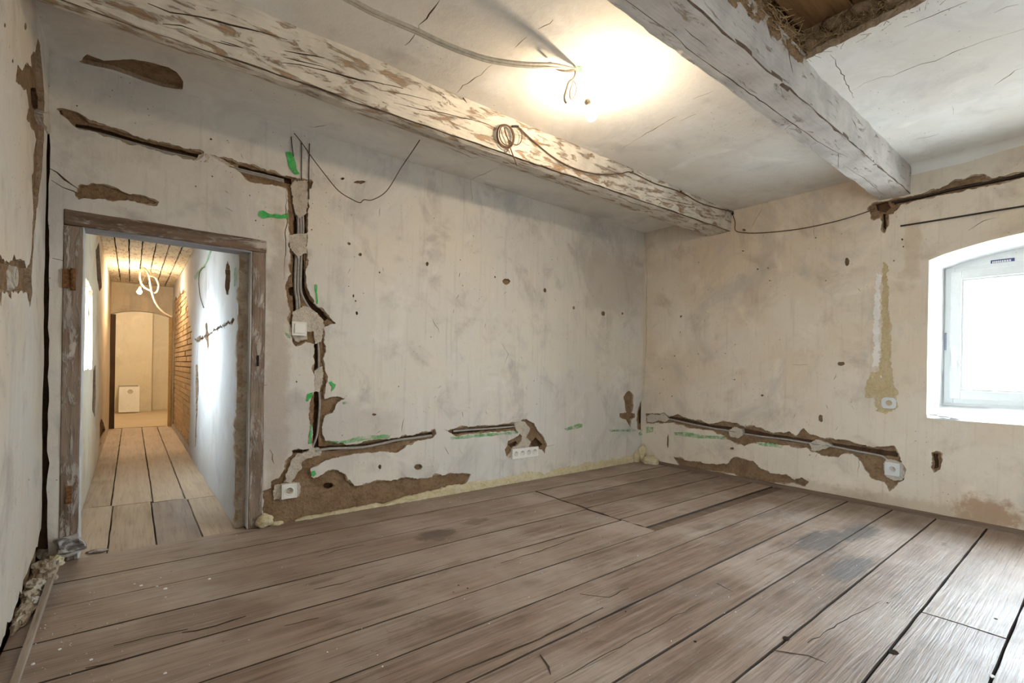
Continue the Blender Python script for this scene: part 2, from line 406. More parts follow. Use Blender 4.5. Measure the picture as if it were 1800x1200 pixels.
W_BEAM = wood_mat('whitewashed_beam', (.30, .19, .11), (.42, .29, .19), (.34, .24, .16), 'X', .85, (.68, .62, .53), .56, 0, .2, .9).m
W_BEAM2 = wood_mat('whitewashed_beam_grey', (.34, .25, .18), (.42, .33, .26), (.36, .28, .22), 'X', .88, (.60, .56, .52), .64, 0, .15, .9).m
W_CASE = wood_mat('old_casing', (.12, .08, .055), (.26, .18, .13), (.34, .26, .20), 'Z', .85, (.52, .45, .39), .46, 0, .2, 1.0, .8).m
W_CASEH = wood_mat('old_casing_head', (.12, .075, .05), (.26, .18, .13), (.32, .24, .18), 'X', .85, (.52, .45, .39), .44, 0, .2, 1.0, .8).m
W_JAMB = wood_mat('painted_jamb', (.26, .20, .16), (.38, .32, .28), (.34, .28, .25), 'Z', .7, (.66, .66, .67), .7, 0, .3, .6).m
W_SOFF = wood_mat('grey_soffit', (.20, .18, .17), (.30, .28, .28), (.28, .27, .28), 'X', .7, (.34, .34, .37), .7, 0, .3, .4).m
W_ROUGH = wood_mat('brown_board', (.20, .10, .04), (.32, .17, .07), (.26, .14, .06), 'X', .8).m
W_BASE = wood_mat('baseboard_wood', (.10, .062, .04), (.19, .13, .09), (.16, .11, .08), 'Y', .7).m
W_HALLC = wood_mat('hall_ceiling_board', (.36, .22, .11), (.50, .34, .19), (.42, .28, .15), 'Y', .8, (.82, .74, .58), .58, .1, .2, .5, 1.6).m
W_HALLF = wood_mat('hall_floor_board', (.34, .25, .17), (.46, .36, .26), (.48, .39, .30), 'Y', .6, None, 0, .25, .3, .4).m
W_FARF = wood_mat('far_floor', (.48, .36, .22), (.56, .44, .29), (.54, .42, .28), 'X', .6).m

def floor_mat():
    F = wood_mat('old_floorboards', (.135, .085, .056), (.27, .19, .14), (.36, .285, .235), 'X', .5, None, 0, .24, .45, .8)
    c = F.c
    grey = F.ramp(F.noise(2.2, 5, .65), .5, .72); c = F.mix(F.math('MULTIPLY', grey, .3), c, (.40, .36, .34))
    for px, py, rx, ry, k in [(1440, 950, .30, .10, .85), (1512, 934, .26, .085, .85), (1492, 998, .24, .07, .9), (768, 940, .13, .09, .85), (835, 917, .10, .05, .6), (1600, 925, .22, .07, .35), (1238, 925, .10, .05, .5), (1350, 905, .16, .04, .4)]:
        p = FLOOR.px((px, py)); s_ = F.spot((p[0], p[1], 0), (rx, ry, 1), .45, 11, .3)
        c = F.mix(F.math('MULTIPLY', s_, k), c, (.105, .09, .085) if px > 1300 and px < 1550 else (.10, .065, .045))
    fl = F.noise(1, 4, .7, F.mapped((1.6, 130, 20)), .8); c = F.mix(F.math('MULTIPLY', F.math('MULTIPLY', F.ramp(fl, .50, .68), F.ramp(F.noise(1.7, 4, .65), .36, .62)), .75), c, (.07, .047, .034))
    sc = F.noise(1, 2, .5, F.mapped((16, 16, 9), None, (1, 5, 2)), 2.5); c = F.mix(F.math('MULTIPLY', F.math('MULTIPLY', F.ramp(sc, .66, .74), F.ramp(F.noise(2.6, 3), .5, .65)), .7), c, (.07, .05, .04))
    kn = F.math('SUBTRACT', 1.0, F.ramp(F.vor(1.9, F.mapped((.8, 2.4, 1))), .05, .16)); c = F.mix(F.math('MULTIPLY', kn, .55), c, (.085, .052, .035))
    wl = F.noise(1, 5, .7, F.mapped((2.5, 45, 9), None, (3, 7, 1))); c = F.mix(F.math('MULTIPLY', F.ramp(wl, .52, .75), .45), c, (.46, .40, .37))
    dk = F.noise(3.1, 5, .7, F.mapped((.55, 1.3, 1), None, (9, 2, 0)), .6); c = F.mix(F.math('MULTIPLY', F.ramp(dk, .56, .74), .55), c, (.10, .065, .045))
    pk = F.math('SUBTRACT', 1.0, F.ramp(F.vor(30, F.mapped((.6, 1, 1))), .06, .14)); gate = F.ramp(F.noise(5, 3), .55, .66)
    c = F.mix(F.math('MULTIPLY', F.math('MULTIPLY', pk, gate), .7), c, (.06, .04, .03))
    F.color(c); F.lk(F.math('ADD', .38, F.math('MULTIPLY', F.noise(6, 4), .28)), F.b.inputs['Roughness'])
    return F.m
W_FLOOR = floor_mat()
W_FEDGE = wood_mat('plank_edge', (.035, .022, .015), (.07, .045, .03), (.06, .04, .03), 'X', .8).m

# ------------------------------------------------------------------ back wall (with the doorway)
DX0, DX1, DZ = -.272*S, .637*S, 1.752*S      # outer edges of the door casing
OX0, OX1, OZ = -.20*S, .565*S, 1.675*S       # clear opening
B = BACK
zA = lambda L: Z(0, 60, 4, L); zB = lambda L: Z(420, 220, 3.529, L); zC = lambda L: Z(420, 500, 4, L)
zD = lambda L: Z(420, 720, 4.737, L); zE = lambda L: Z(740, 720, 3.913, L); zF = lambda L: Z(1060, 660, 3.214, L)
back_exp = [
    zA([(400, 525), (480, 530), (560, 560), (610, 600), (630, 618), (730, 640), (1000, 735), (1250, 790), (1420, 830), (1380, 882), (1360, 884), (1100, 818), (900, 757), (700, 692), (540, 658), (500, 625), (450, 575)]),
    zA([(1480, 850), (1560, 865), (1640, 900), (1800, 935), (1900, 965), (2000, 1000), (2010, 1025), (1950, 1050), (1850, 1050), (1760, 1030), (1700, 985), (1640, 930), (1540, 890)]),
    zA([(560, 1070), (640, 1045), (760, 1070), (900, 1120), (1050, 1150), (1105, 1180), (1090, 1190), (900, 1170), (720, 1155), (560, 1155), (540, 1135)]),
    zB([(0, 235), (60, 240), (150, 275), (250, 305), (330, 325), (445, 345), (458, 352), (450, 390), (436, 395), (432, 420), (430, 530), (425, 670), (420, 780), (415, 900), (410, 1010), (420, 1060), (480, 1120), (530, 1160), (600, 1230), (330, 1240), (320, 1120), (300, 1060), (285, 1000), (290, 970), (325, 930), (320, 900), (325, 800), (310, 740), (320, 670), (315, 640), (310, 560), (305, 440), (300, 390), (280, 385), (220, 370), (150, 345), (100, 360), (60, 340), (20, 290)]),
    zC([(330, 0), (470, 0), (540, 150), (590, 190), (645, 250), (640, 280), (600, 300), (595, 400), (605, 470), (585, 520), (600, 580), (610, 680), (595, 770), (600, 800), (690, 790), (745, 800), (690, 830), (660, 900), (600, 920), (580, 1000), (590, 1060), (600, 1100), (700, 1110), (600, 1170), (500, 1170), (520, 1130), (520, 1000), (500, 950), (505, 830), (530, 755), (527, 600), (530, 415), (470, 395), (400, 430), (375, 400), (375, 350), (350, 235), (370, 190), (345, 100)]),
    zD([(200, 680), (265, 650), (270, 600), (340, 560), (385, 490), (400, 430), (450, 370), (440, 340), (600, 325), (620, 290), (690, 290), (700, 255), (740, 280), (840, 275), (900, 290), (1000, 285), (1060, 265), (1200, 250), (1400, 220), (1590, 185), (1630, 165), (1640, 200), (1610, 240), (1480, 260), (1390, 290), (1380, 320), (1330, 350), (1270, 350), (1225, 345), (1050, 355), (900, 380), (740, 415), (650, 450), (595, 490), (600, 560), (625, 570), (690, 545), (770, 505), (830, 510), (880, 540), (890, 590), (960, 635), (1000, 640), (1160, 595), (1270, 595), (1380, 565), (1540, 580), (1620, 550), (1840, 530), (1930, 540), (1880, 600), (1800, 700), (1300, 810), (560, 925), (225, 955), (205, 860), (210, 720)]),
    zE([(155, 130), (180, 145), (270, 120), (320, 120), (360, 118), (650, 95), (690, 75), (730, 70), (780, 95), (800, 140), (840, 185), (860, 240), (850, 300), (835, 280), (810, 265), (640, 262), (632, 320), (600, 330), (590, 310), (575, 280), (600, 220), (640, 200), (680, 165), (640, 142), (360, 160), (235, 178), (215, 160)]),
    zF([(120, 120), (145, 85), (170, 110), (170, 170), (160, 210), (180, 215), (180, 235), (160, 245), (155, 290), (130, 250), (95, 235), (95, 215), (135, 210), (125, 160)]),
    zF([(190, 250), (200, 180), (225, 130), (240, 190), (243, 240), (243, 290), (230, 310), (200, 300)]),
]
back_holes = [rough(B.pxs(p), .010, .0055, i) for i, p in enumerate(back_exp)]
for i, (x, y, a, b) in enumerate([(890, 494, 7, 5.5), (958, 510, 3, 4), (751, 464, 2.5, 3.5), (633, 447, 2.5, 2.5), (1060, 551, 3.5, 4), (1008, 541, 2, 3), (1137, 441, 3, 6), (632, 320, 11, 3), (602, 314, 4, 2), (614, 428, 3, 2), (621, 520, 2, 3), (627, 550, 2, 3), (582, 568, 2, 2), (870, 487, 1.5, 2), (1094, 551, 1.5, 2), (560, 707, 3, 2), (658, 728, 4, 2), (630, 790, 3, 5), (735, 820, 7, 6), (668, 820, 3, 4)]):
    back_holes.append(rough(B.pxs([(x+a*math.cos(t*math.pi/4), y+b*math.sin(t*math.pi/4)) for t in range(8)]), .006, .005, 50+i))
for i, (L, wd) in enumerate([([(556, 229), (600, 243), (640, 255), (711, 279)], .006), ([(828, 315), (830, 355)], .004), ([(112, 428), (128, 448), (140, 452)], .010), ([(92, 455), (112, 458)], .006), ([(85, 295), (100, 303), (130, 325), (150, 340)], .008), ([(88, 318), (110, 330), (145, 345)], .006), ([(1131, 470), (1136, 560), (1134, 640), (1131, 700)], .007), ([(503, 320), (503, 420), (500, 490)], .005), ([(430, 680), (470, 676)], .006), ([(880, 600), (893, 622), (887, 640)], .003), ([(668, 365), (667, 380)], .004), ([(760, 560), (772, 585)], .003), ([(475, 790), (482, 815)], .005), ([(710, 735), (706, 760)], .004), ([(950, 786), (975, 781)], .004), ([(780, 785), (789, 798)], .006), ([(806, 789), (812, 797)], .005), ([(1060, 765), (1058, 780)], .004)]):
    back_holes.append(crack_poly(B.pxs(L), wd, 90+i))
bl = [(XL+.03, -.05), (DX0, -.05), (DX0, DZ), (DX1, DZ), (DX1, -.05), (XR+.02, -.05), (XR+.02, ZC+.03), (XL+.03, ZC+.03)]
wall_back = layer('wall_back', B, [(XL-.5, -.1), (DX0, -.1), (DX0, DZ), (DX1, DZ), (DX1, -.1), (XR+.5, -.1), (XR+.5, ZC+.4), (XL-.5, ZC+.4)], [], .055, .33, [M_CHASE, M_CLAY], None, 0, 0)
tag(wall_back, 'whitewashed plaster wall with cable chases around the doorway', None, None, 'structure')
def edge_wobble(P, amp=.006, seed=3):          # left edge of the plaster beside the corner gap
    return rough(P, .05, amp, seed)
nbig = len(back_exp)
coats(B, [(XL+.032, -.05), (DX0, -.05), (DX0, DZ), (DX1, DZ), (DX1, -.05), (XR+.02, -.05), (XR+.02, ZC+.03), (XL-.02, ZC+.03), (XL-.02, 2.19*S), (XL+.008, 2.15*S)]+rough([(XL+.008, 2.1*S), (XL+.008, 1.8*S), (XL+.014, 1.4*S), (XL+.018, .8*S), (XL+.022, .2)], .06, .004, 5, False), back_holes[:nbig], back_holes[nbig:]+pits(B, .75*S, XR-.05, .35, 2.2*S, 90, 5)+pits(B, XL+.1, .6*S, 1.85*S, 2.4*S, 14, 6), [M_PL, M_EDGE], wall_back, 1)
chase = [
    band(B.pxs(zA([(530, 640), (700, 672), (900, 735), (1150, 800), (1400, 855)])), .030, 1),
    band(B.pxs(zB([(0, 262), (60, 275), (160, 300), (250, 325), (330, 345)])), .035, 2),
    band(B.pxs(zB([(350, 430), (368, 560), (365, 680), (365, 820), (360, 1000), (365, 1160)])), .05, 3),
    band(B.pxs(zB([(400, 540), (405, 680), (390, 820), (392, 1000), (430, 1090), (520, 1170)])), .035, 4),
    band(B.pxs(zC([(500, 130), (560, 180), (620, 245)])), .025, 5),
    band(B.pxs(zC([(553, 400), (552, 610), (552, 750), (550, 850), (545, 1000), (545, 1160)])), .038, 6),
    band(B.pxs(zD([(430, 345), (560, 335), (700, 325), (900, 312), (1070, 300), (1280, 260), (1450, 225), (1620, 205)])), .034, 7),
    band(B.pxs(zE([(220, 155), (400, 138), (660, 112)])), .034, 8),
    rough(B.pxs([(578+9*math.cos(t), 854+6*math.sin(t)) for t in [k*.785 for k in range(8)]]), .01, .004, 9),
    rough(B.pxs(zB([(310, 1010), (335, 1000), (345, 1030), (340, 1055), (318, 1050)])), .01, .003, 10),
    rough(B.pxs(zE([(760, 230), (800, 190), (845, 240), (820, 262), (770, 250)])), .01, .004, 11),
    rough(B.pxs(zE([(605, 240), (660, 215), (680, 240), (625, 262)])), .01, .003, 12),
    rough(B.pxs(zF([(205, 210), (225, 150), (238, 200), (238, 260), (212, 270)])), .01, .003, 13),
]
layer('clay_coat', B, [(XL+.05, -.05), (DX0-.0, -.05), (DX0, DZ), (DX1, DZ), (DX1, -.05), (XR+.02, -.05), (XR+.02, ZC+.03), (XL+.05, ZC+.03)], chase, .018, .055, [M_CLAY, M_CHASE], wall_back, .03, .006, 9, 2, None, .004)
# gypsum dabs that hold the cables in the chases
def dabs(pl, polys, parent, d0=.004, d1=.05, mat=None, amp=.007, name='gypsum_dab', g=.016):
    for i, p in enumerate(polys):
        layer(name, pl, rough(pl.pxs(p), .009, .006 if name == 'gypsum_dab' else .011, 200+i), [], d0, d1, mat or M_GYP, parent, g, amp, 22, 30+i, None, .003)
dabs(B, [
    zA([(370, 570), (430, 575), (470, 600), (510, 640), (420, 680), (370, 690)]),
    zA([(1365, 885), (1400, 845), (1470, 835), (1560, 870), (1640, 915), (1650, 935), (1560, 925), (1450, 900)]),
    zB([(320, 380), (345, 340), (425, 345), (432, 440), (420, 540), (400, 560), (375, 580), (345, 550), (340, 500), (335, 430)]),
    zB([(305, 690), (350, 675), (425, 672), (420, 790), (395, 800), (370, 830), (345, 790), (315, 760)]),
    zC([(380, 185), (430, 170), (470, 145), (500, 165), (560, 205), (595, 240), (600, 300), (580, 400), (540, 418), (530, 330), (480, 330), (480, 380), (420, 405), (395, 395), (378, 350)]),
    zC([(530, 610), (585, 575), (595, 620), (580, 700), (570, 755), (530, 755), (525, 690)]),
    zD([(560, 350), (610, 322), (670, 320), (690, 350), (680, 380), (560, 405), (530, 440), (525, 490), (490, 540), (440, 600), (430, 620), (370, 610), (385, 560), (410, 480), (440, 420), (490, 375)]),
    zD([(300, 630), (350, 615), (510, 605), (515, 680), (500, 720), (400, 740), (380, 755), (285, 755), (290, 690)]),
    zE([(640, 95), (670, 78), (720, 85), (755, 130), (740, 160), (725, 190), (760, 225), (740, 255), (640, 262), (690, 220), (700, 180), (660, 150)]),
    zE([(600, 320), (640, 255), (810, 262), (850, 300), (845, 360), (780, 350), (700, 370), (600, 370), (585, 345)]),
], wall_back)
# green spray marks
def marks(pl, polys, parent, mat, nm='paint_mark', d=-.0045, amp=.004):
    for i, p in enumerate(polys):
        layer(nm, pl, rough(pl.pxs(p), .012, .003, 300+i), [], d, d+.001, mat, parent, 0, 0)
marks(B, [
    zB([(290, 170), (320, 165), (345, 210), (360, 270), (378, 305), (345, 308), (315, 270), (300, 220)]),
    zB([(125, 535), (150, 530), (195, 552), (260, 558), (300, 545), (308, 580), (265, 578), (195, 572), (150, 580), (120, 560)]),
    zC([(533, 0), (547, 0), (552, 135), (543, 135)]),
    zC([(628, 688), (650, 680), (678, 700), (670, 735), (645, 752), (655, 715)]),
    zC([(480, 770), (515, 755), (512, 785), (480, 825), (468, 815)]),
    zC([(498, 990), (515, 985), (505, 1115), (487, 1120)]),
    zD([(600, 512), (630, 505), (645, 535), (615, 560), (602, 545)]),
], wall_back, M_GREEN)
marks(B, [
    zD([(720, 262), (860, 255), (1050, 215), (1270, 205), (1250, 235), (1060, 250), (900, 278), (740, 272)]),
    zE([(200, 188), (350, 172), (560, 155), (665, 148), (665, 162), (480, 180), (340, 192), (210, 205)]),
    zE([(985, 130), (1080, 95), (1110, 98), (1105, 122), (1000, 142)]),
    zE([(1290, 135), (1480, 135), (1480, 150), (1300, 150)]),
    zE([(1495, 160), (1540, 115), (1555, 115), (1550, 165), (1500, 178)]),
    zC([(725, 825), (770, 822), (768, 838), (730, 842)]), zC([(320, 340), (350, 345), (365, 380), (335, 372)]),
], wall_back, M_GREENF)
# cream foam along the foot of the back wall
def foam(name, x0, x1, h0, h1, seed, th=.022, y=YB):
    bm = bmesh.new(); n = max(8, int((x1-x0)/.015)); rows = 9; g = []
    for i in range(n+1):
        t = i/n; x = x0+(x1-x0)*t; hh = (h0+(h1-h0)*t)*(1+.55*noise.noise(Vector((x*6, seed, 0)))+.25*noise.noise(Vector((x*30, seed, 1))))*min(1, 8*t+.15, 8*(1-t)+.15); r = []
        for j in range(rows):
            a = math.pi/2*j/(rows-1)
            k = th*(1+.5*noise.noise(Vector((x*22, j*.5, seed)))+.35*noise.noise(Vector((x*60, j*1.1, seed))))
            r.append(bm.verts.new((x, y-k*math.cos(a)**.6-(.0 if j < rows-1 else -.01), max(0.0, hh*math.sin(a)))))
        g.append(r)
    for A, C_ in zip(g, g[1:]):
        for j in range(rows-1): bm.faces.new((A[j], C_[j], C_[j+1], A[j+1]))
    return obj(name, bm, M_FOAM, wall_back, True)
fx = lambda px: B.px((px, 800))[0]
foam('foam_strip', fx(668), fx(860), .025, .085, 1, .025); foam('foam_strip', fx(835), fx(960), .06, .075, 2, .02); foam('foam_strip', fx(950), fx(1128), .06, .085, 3, .02)
foam('foam_strip', fx(520), fx(680), .015, .025, 4, .02)
for i, (px, py, a, b, c) in enumerate([(465, 915, .05, .03, .045), (1140, 793, .05, .05, .10), (1158, 800, .09, .10, .06), (1128, 800, .05, .03, .07), (486, 922, .04, .02, .015)]):
    p = hit(px, py, 1, YB-.02) if i != 2 else Vector((XR-.05, YB-.16, .03))
    if i == 1: p = Vector((XR-.03, YB-.03, .09))
    if i == 3: p = Vector((XR-.12, YB-.02, .05))
    obj('foam_lump', rock_bm((p.x, p.y, max(.01, p.z)), (a, b, c), i+3, 3, .35), M_FOAM, wall_back, True)

# ------------------------------------------------------------------ right wall (with the window)
R = RIGHT
def arch(yc, hw, zb, zs, rise, n=16):           # opening outline (Y, Z)
    P = [(yc-hw, zb), (yc+hw, zb), (yc+hw, zs)]
    for i in range(1, n):
        t = i/n; P.append((yc+hw-2*hw*t, zs+rise*math.sin(math.pi*t)**.8))
    return P+[(yc-hw, zs)]
AR = lambda yc, g=0: arch(yc, .60*S+g, .687*S-g, 1.80*S+g, .105*S)
R1 = zF([(243, 215), (345, 215), (370, 235), (420, 220), (480, 245), (570, 260), (600, 275), (680, 260), (760, 270), (800, 290), (850, 285), (890, 300), (960, 325), (1050, 320), (1090, 345), (1130, 300), (1180, 335), (1270, 360), (1350, 360), (1430, 385), (1520, 405), (1640, 400), (1670, 450), (1690, 490), (1700, 560), (1700, 590), (1640, 620), (1620, 650), (1590, 600), (1520, 580), (1500, 550), (1460, 490), (1410, 440), (1360, 440), (1330, 460), (1230, 450), (1160, 410), (1040, 395), (900, 375), (840, 380), (800, 395), (740, 375), (680, 340), (620, 310), (540, 300), (490, 295), (400, 265), (350, 265), (243, 268)])
R2 = zF([(420, 490), (400, 460), (500, 485), (600, 500), (700, 500), (740, 460), (800, 475), (850, 480), (870, 515), (940, 550), (1040, 560), (1080, 590), (1120, 575), (1160, 600), (1140, 625), (1080, 605), (980, 605), (880, 590), (760, 570), (740, 550), (560, 535), (430, 510)])
zG = lambda L: Z(1100, 280, 2.571, L); zH = lambda L: Z(1600, 640, 3.75, L); zI = lambda L: Z(1480, 380, 3, L)
R4 = zG([(1095, 225), (1130, 195), (1190, 185), (1300, 165), (1400, 140), (1480, 100), (1560, 80), (1610, 68), (1650, 90), (1860, 40), (2300, -60), (2300, -30), (1860, 70), (1660, 110), (1520, 145), (1400, 165), (1310, 185), (1240, 205), (1210, 245), (1185, 250), (1180, 300), (1170, 330), (1160, 310), (1155, 255), (1120, 275), (1105, 250)])
R3 = zH([(140, 580), (170, 575), (200, 590), (195, 690), (160, 710), (135, 680), (150, 640)])
right_holes = [rough(R.pxs(p), .010, .0055, 20+i) for i, p in enumerate([R1, R2, R4, R3])]
for i, (x, y, a, b) in enumerate([(1489, 460, 4, 7), (1332, 473, 1.5, 1.5), (1353, 493, 1.5, 1.5), (1350, 471, 1.5, 1.5), (1308, 404, 3, 2), (1306, 441, 2.5, 2), (1443, 735, 3.5, 6), (1287, 788, 4, 2.5), (1174, 775, 1.5, 12), (1586, 421, 2, 2), (1588, 433, 1.5, 1.5), (1291, 667, 2, 1.5), (1197, 556, 1.5, 2), (1340, 695, 3, 2), (1478, 639, 6, 3), (1452, 493, 1.2, 1.2)]):
    right_holes.append(rough(R.pxs([(x+a*math.cos(t*math.pi/4), y+b*math.sin(t*math.pi/4)) for t in range(8)]), .006, .005, 150+i))
for i, (L, wd) in enumerate([([(1136, 410), (1137, 500), (1136, 600), (1131, 700)], .004), ([(1392, 640), (1420, 641)], .003), ([(1600, 828), (1612, 829)], .003), ([(1430, 385), (1432, 420)], .002), ([(1340, 367), (1320, 400)], .003), ([(1560, 470), (1545, 500)], .003), ([(1605, 298), (1640, 295)], .003), ([(1548, 318), (1552, 335)], .004), ([(1510, 805), (1508, 838)], .003), ([(1702, 405), (1728, 388), (1752, 382)], .004)]):
    right_holes.append(crack_poly(R.pxs(L), wd, 190+i))
r_out = [(YF-.02, -.05), (YB+.02, -.05), (YB+.02, ZC+.03), (YF-.02, ZC+.03)]
wall_right = layer('wall_right', R, [(YF-.4, -.1), (YB+.4, -.1), (YB+.4, ZC+.4), (YF-.4, ZC+.4)], [AR(WIN1, .012)], .055, .55, [M_CHASE, M_CLAY], None, 0, 0)
tag(wall_right, 'whitewashed plaster wall with an arched window niche', None, None, 'structure')
coats(R, r_out, right_holes[:4], right_holes[4:]+[AR(WIN1)]+pits(R, 1.0*S, YB-.1, .3, 2.2*S, 60, 15), [M_PR, M_EDGE], wall_right, 4)
rch = [band(R.pxs(zF([(370, 236), (480, 262), (620, 292), (800, 312), (960, 345), (1150, 375), (1300, 395), (1500, 425), (1660, 445)])), .042, 21),
       band(R.pxs(zG([(1210, 195), (1320, 172), (1500, 128), (1660, 98), (1860, 52)])), .022, 22),
       rough(R.pxs(zG([(1125, 200), (1180, 190), (1195, 215), (1170, 238), (1135, 230)])), .01, .003, 23), rough(R.pxs(zG([(1160, 245), (1172, 245), (1172, 325), (1163, 305)])), .01, .002, 24),
       rough(R.pxs(zH([(150, 590), (180, 590), (185, 680), (155, 690), (160, 640)])), .01, .003, 25)]
layer('clay_coat', R, r_out, rch+[AR(WIN1, .012)], .018, .055, [M_CLAY, M_CHASE], wall_right, .03, .006, 9, 5, None, .004)
dabs(R, [zF([(246, 226), (275, 216), (310, 222), (345, 214), (374, 246), (348, 264), (312, 252), (280, 264), (248, 258)]), zF([(705, 310), (740, 290), (785, 300), (790, 335), (760, 355), (715, 345)]), zF([(1165, 380), (1200, 360), (1260, 375), (1290, 395), (1250, 415), (1180, 425)]), zF([(1600, 470), (1650, 480), (1690, 500), (1702, 560), (1690, 590), (1640, 590), (1590, 560), (1585, 500)])], wall_right)
dabs(R, [zI([(215, 245), (240, 250), (235, 330), (245, 430), (250, 520), (262, 640), (255, 720), (265, 830), (280, 900), (295, 960), (290, 1010), (230, 1045), (185, 1030), (170, 960), (130, 950), (120, 910), (140, 840), (190, 810), (210, 740), (205, 640), (215, 520), (205, 440), (215, 330)])], wall_right, -.004, .01, M_TAN, .002, 'mortar_run', .03)
dabs(R, [zI([(182, 300), (208, 310), (205, 440), (200, 640), (195, 790), (165, 795), (168, 600), (175, 430)]), zI([(180, 850), (215, 830), (205, 890), (178, 905)])], wall_right, -.0032, .01, M_PC, .001, 'whitewash_run', .03)
marks(R, [zF([(247, 290), (285, 290), (285, 318), (247, 325)]), zF([(400, 320), (470, 318), (560, 335), (690, 345), (690, 360), (520, 350), (410, 335)]), zF([(860, 380), (960, 380), (1020, 398), (1010, 410), (900, 395)])], wall_right, M_GREENF)
# cove between wall and ceiling in the bay next to the window
bm = bmesh.new(); prev = None; n = 60
for i in range(n+1):
    y = YF+(.955*S-YF)*i/n; r = .07+.008*noise.noise(Vector((y*3, 0, 0)))
    ring = [bm.verts.new((XR-r+r*math.sin(a), y, ZC-r+r*math.cos(a))) for a in [math.pi/2*k/8 for k in range(9)]]
    if prev:
        for k in range(8): bm.faces.new((prev[k], ring[k], ring[k+1], prev[k+1]))
    prev = ring
obj('plaster_cove', bm, M_PC, wall_right, True)
# dark wooden skirting strip
bm = bmesh.new(); prev = None; n = 90
for i in range(n+1):
    y = YF+(YB-.12-YF)*i/n; e = .004*noise.noise(Vector((y*7, 2, 0))); hh = .03+e
    ring = [bm.verts.new(p) for p in [(XR+.01, y, hh), (XR-.012, y, hh), (XR-.026+e, y, hh*.62), (XR-.03+e, y, 0), (XR+.01, y, 0)]]
    if prev:
        for k in range(4): bm.faces.new((prev[k], ring[k], ring[k+1], prev[k+1]))
    prev = ring
tag(obj('baseboard_right', bm, W_BASE), 'thin worn dark wooden strip along the foot of the window wall', None, None, 'structure')

# ------------------------------------------------------------------ windows
def make_window(n, yc, detail):
    root = empty('window_%d' % n, (XR+.30, yc, WZB)); tag(root, 'white plastic window in an arched whitewashed niche' if n == 1 else 'white plastic window in the niche further along the same wall', None, None, 'structure')
    def put(o): o.parent = root; o.matrix_parent_inverse = Matrix.Translation(-Vector(root.location)); return o
    # plaster reveal of the niche, splayed a little
    f, b = AR(yc), AR(yc); c = Vector((yc, 1.25*S)); bm = bmesh.new(); st = []
    for d in (0, .03, .12, .22, .31, .56):
        k = 1-.055*min(1, d/.3); row = []
        for (y, z) in f:
            dz = z-c.y; zz = c.y+dz*(k if dz > 0 else 1)
            if z < c.y: zz = z+min(1, d/.3)*(WZB-.02-z)
            row.append(bm.verts.new((XR+d-.002, yc+(y-yc)*k+.003*noise.noise(Vector((y*9, z*9, d*9))), zz+.004*noise.noise(Vector((y*7, z*7, d*12))))))
        st.append(row)
    for A, C_ in zip(st, st[1:]):
        for i in range(len(A)): bm.faces.new((A[i], A[(i+1) % len(A)], C_[(i+1) % len(A)], C_[i]))
    put(obj('niche_reveal', bm, M_WHITE, None, True))
    y0, y1, z0, z1 = yc-WW/2, yc+WW/2, WZB, WZT; xf = XR+.30
    P = Plane(0, xf+.03, 1)
    put(layer('arch_infill', P, arch(yc, .60*S+.02, .60*S, 1.80*S+.02, .105*S), [[(y0+.01, z0+.01), (y1-.01, z0+.01), (y1-.01, z1-.01), (y0+.01, z1-.01)]], -.01, .06, M_WHITE, None, .06, .003, 5, 8))
    def ringframe(nm, a0, a1, b0, b1, wd, x0, x1, mat, bev=.004):
        bm = bmesh.new()
        for (p, q, s, t) in ((a0, a0+wd, b0, b1), (a1-wd, a1, b0, b1), (a0+wd, a1-wd, b0, b0+wd), (a0+wd, a1-wd, b1-wd, b1)): box(bm, x0, x1, p, q, s, t, bev)
        return put(obj(nm, bm, mat))
    ringframe('frame', y0, y1, z0, z1, .055, xf, xf+.06, M_PVC)
    sash = ringframe('sash', y0+.035, y1-.035, z0+.035, z1-.035, .062, xf-.018, xf+.045, M_PVC)
    ringframe('glazing_bead', y0+.095, y1-.095, z0+.095, z1-.095, .016, xf-.006, xf+.03, M_PVC, .003)
    put(boxobj('glass_pane', xf+.02, xf+.024, y0+.1, y1-.1, z0+.1, z1-.1, M_GLASS))
    if detail:
        hp = hit(1677, 640, 0, xf-.02); h = put(boxobj('handle_plate', xf-.028, xf-.016, hp.y-.014, hp.y+.014, hp.z-.035, hp.z+.035, M_PVC, None, .004))
        bm = bmesh.new(); tube_bm(bm, [Vector((xf-.02, hp.y, hp.z)), Vector((xf-.052, hp.y, hp.z)), Vector((xf-.056, hp.y, hp.z+.02)), Vector((xf-.054, hp.y+.004, hp.z+.075)), Vector((xf-.05, hp.y+.006, hp.z+.135))], .0095, 10)
        lv = obj('handle_lever', bm, M_PVC, None, True); put(lv)
        for k, (u, v) in enumerate([(1742, 461), ]):
            a, c2 = hit(1741, 459, 0, xf+.0), hit(1783, 456, 0, xf)
            zt = z1+.012; s = put(boxobj('maker_label', xf+.014, xf+.0195, c2.y, a.y, zt-.014, zt+.014, M_BLUE))
            L = a.y-c2.y; yy = a.y-.008; r = random.Random(4)
            while yy > c2.y+.02:
                wdt = r.uniform(.006, .011); put(boxobj('label_mark', xf+.0125, xf+.0142, yy-wdt, yy, zt-.009, zt+.006, M_PVC)); yy -= wdt+.003
        p = hit(1665.5, 585, 0, xf); q = hit(1665.5, 615, 0, xf)
        put(boxobj('maker_label', xf-.0015, xf+.001, y1-.012, y1-.001, q.z, p.z, M_BLUE)); zz = p.z-.006
        while zz > q.z+.006: put(boxobj('label_mark', xf-.0025, xf-.001, y1-.010, y1-.004, zz-.005, zz, M_PVC)); zz -= .009
    return root
make_window(1, WIN1, True)
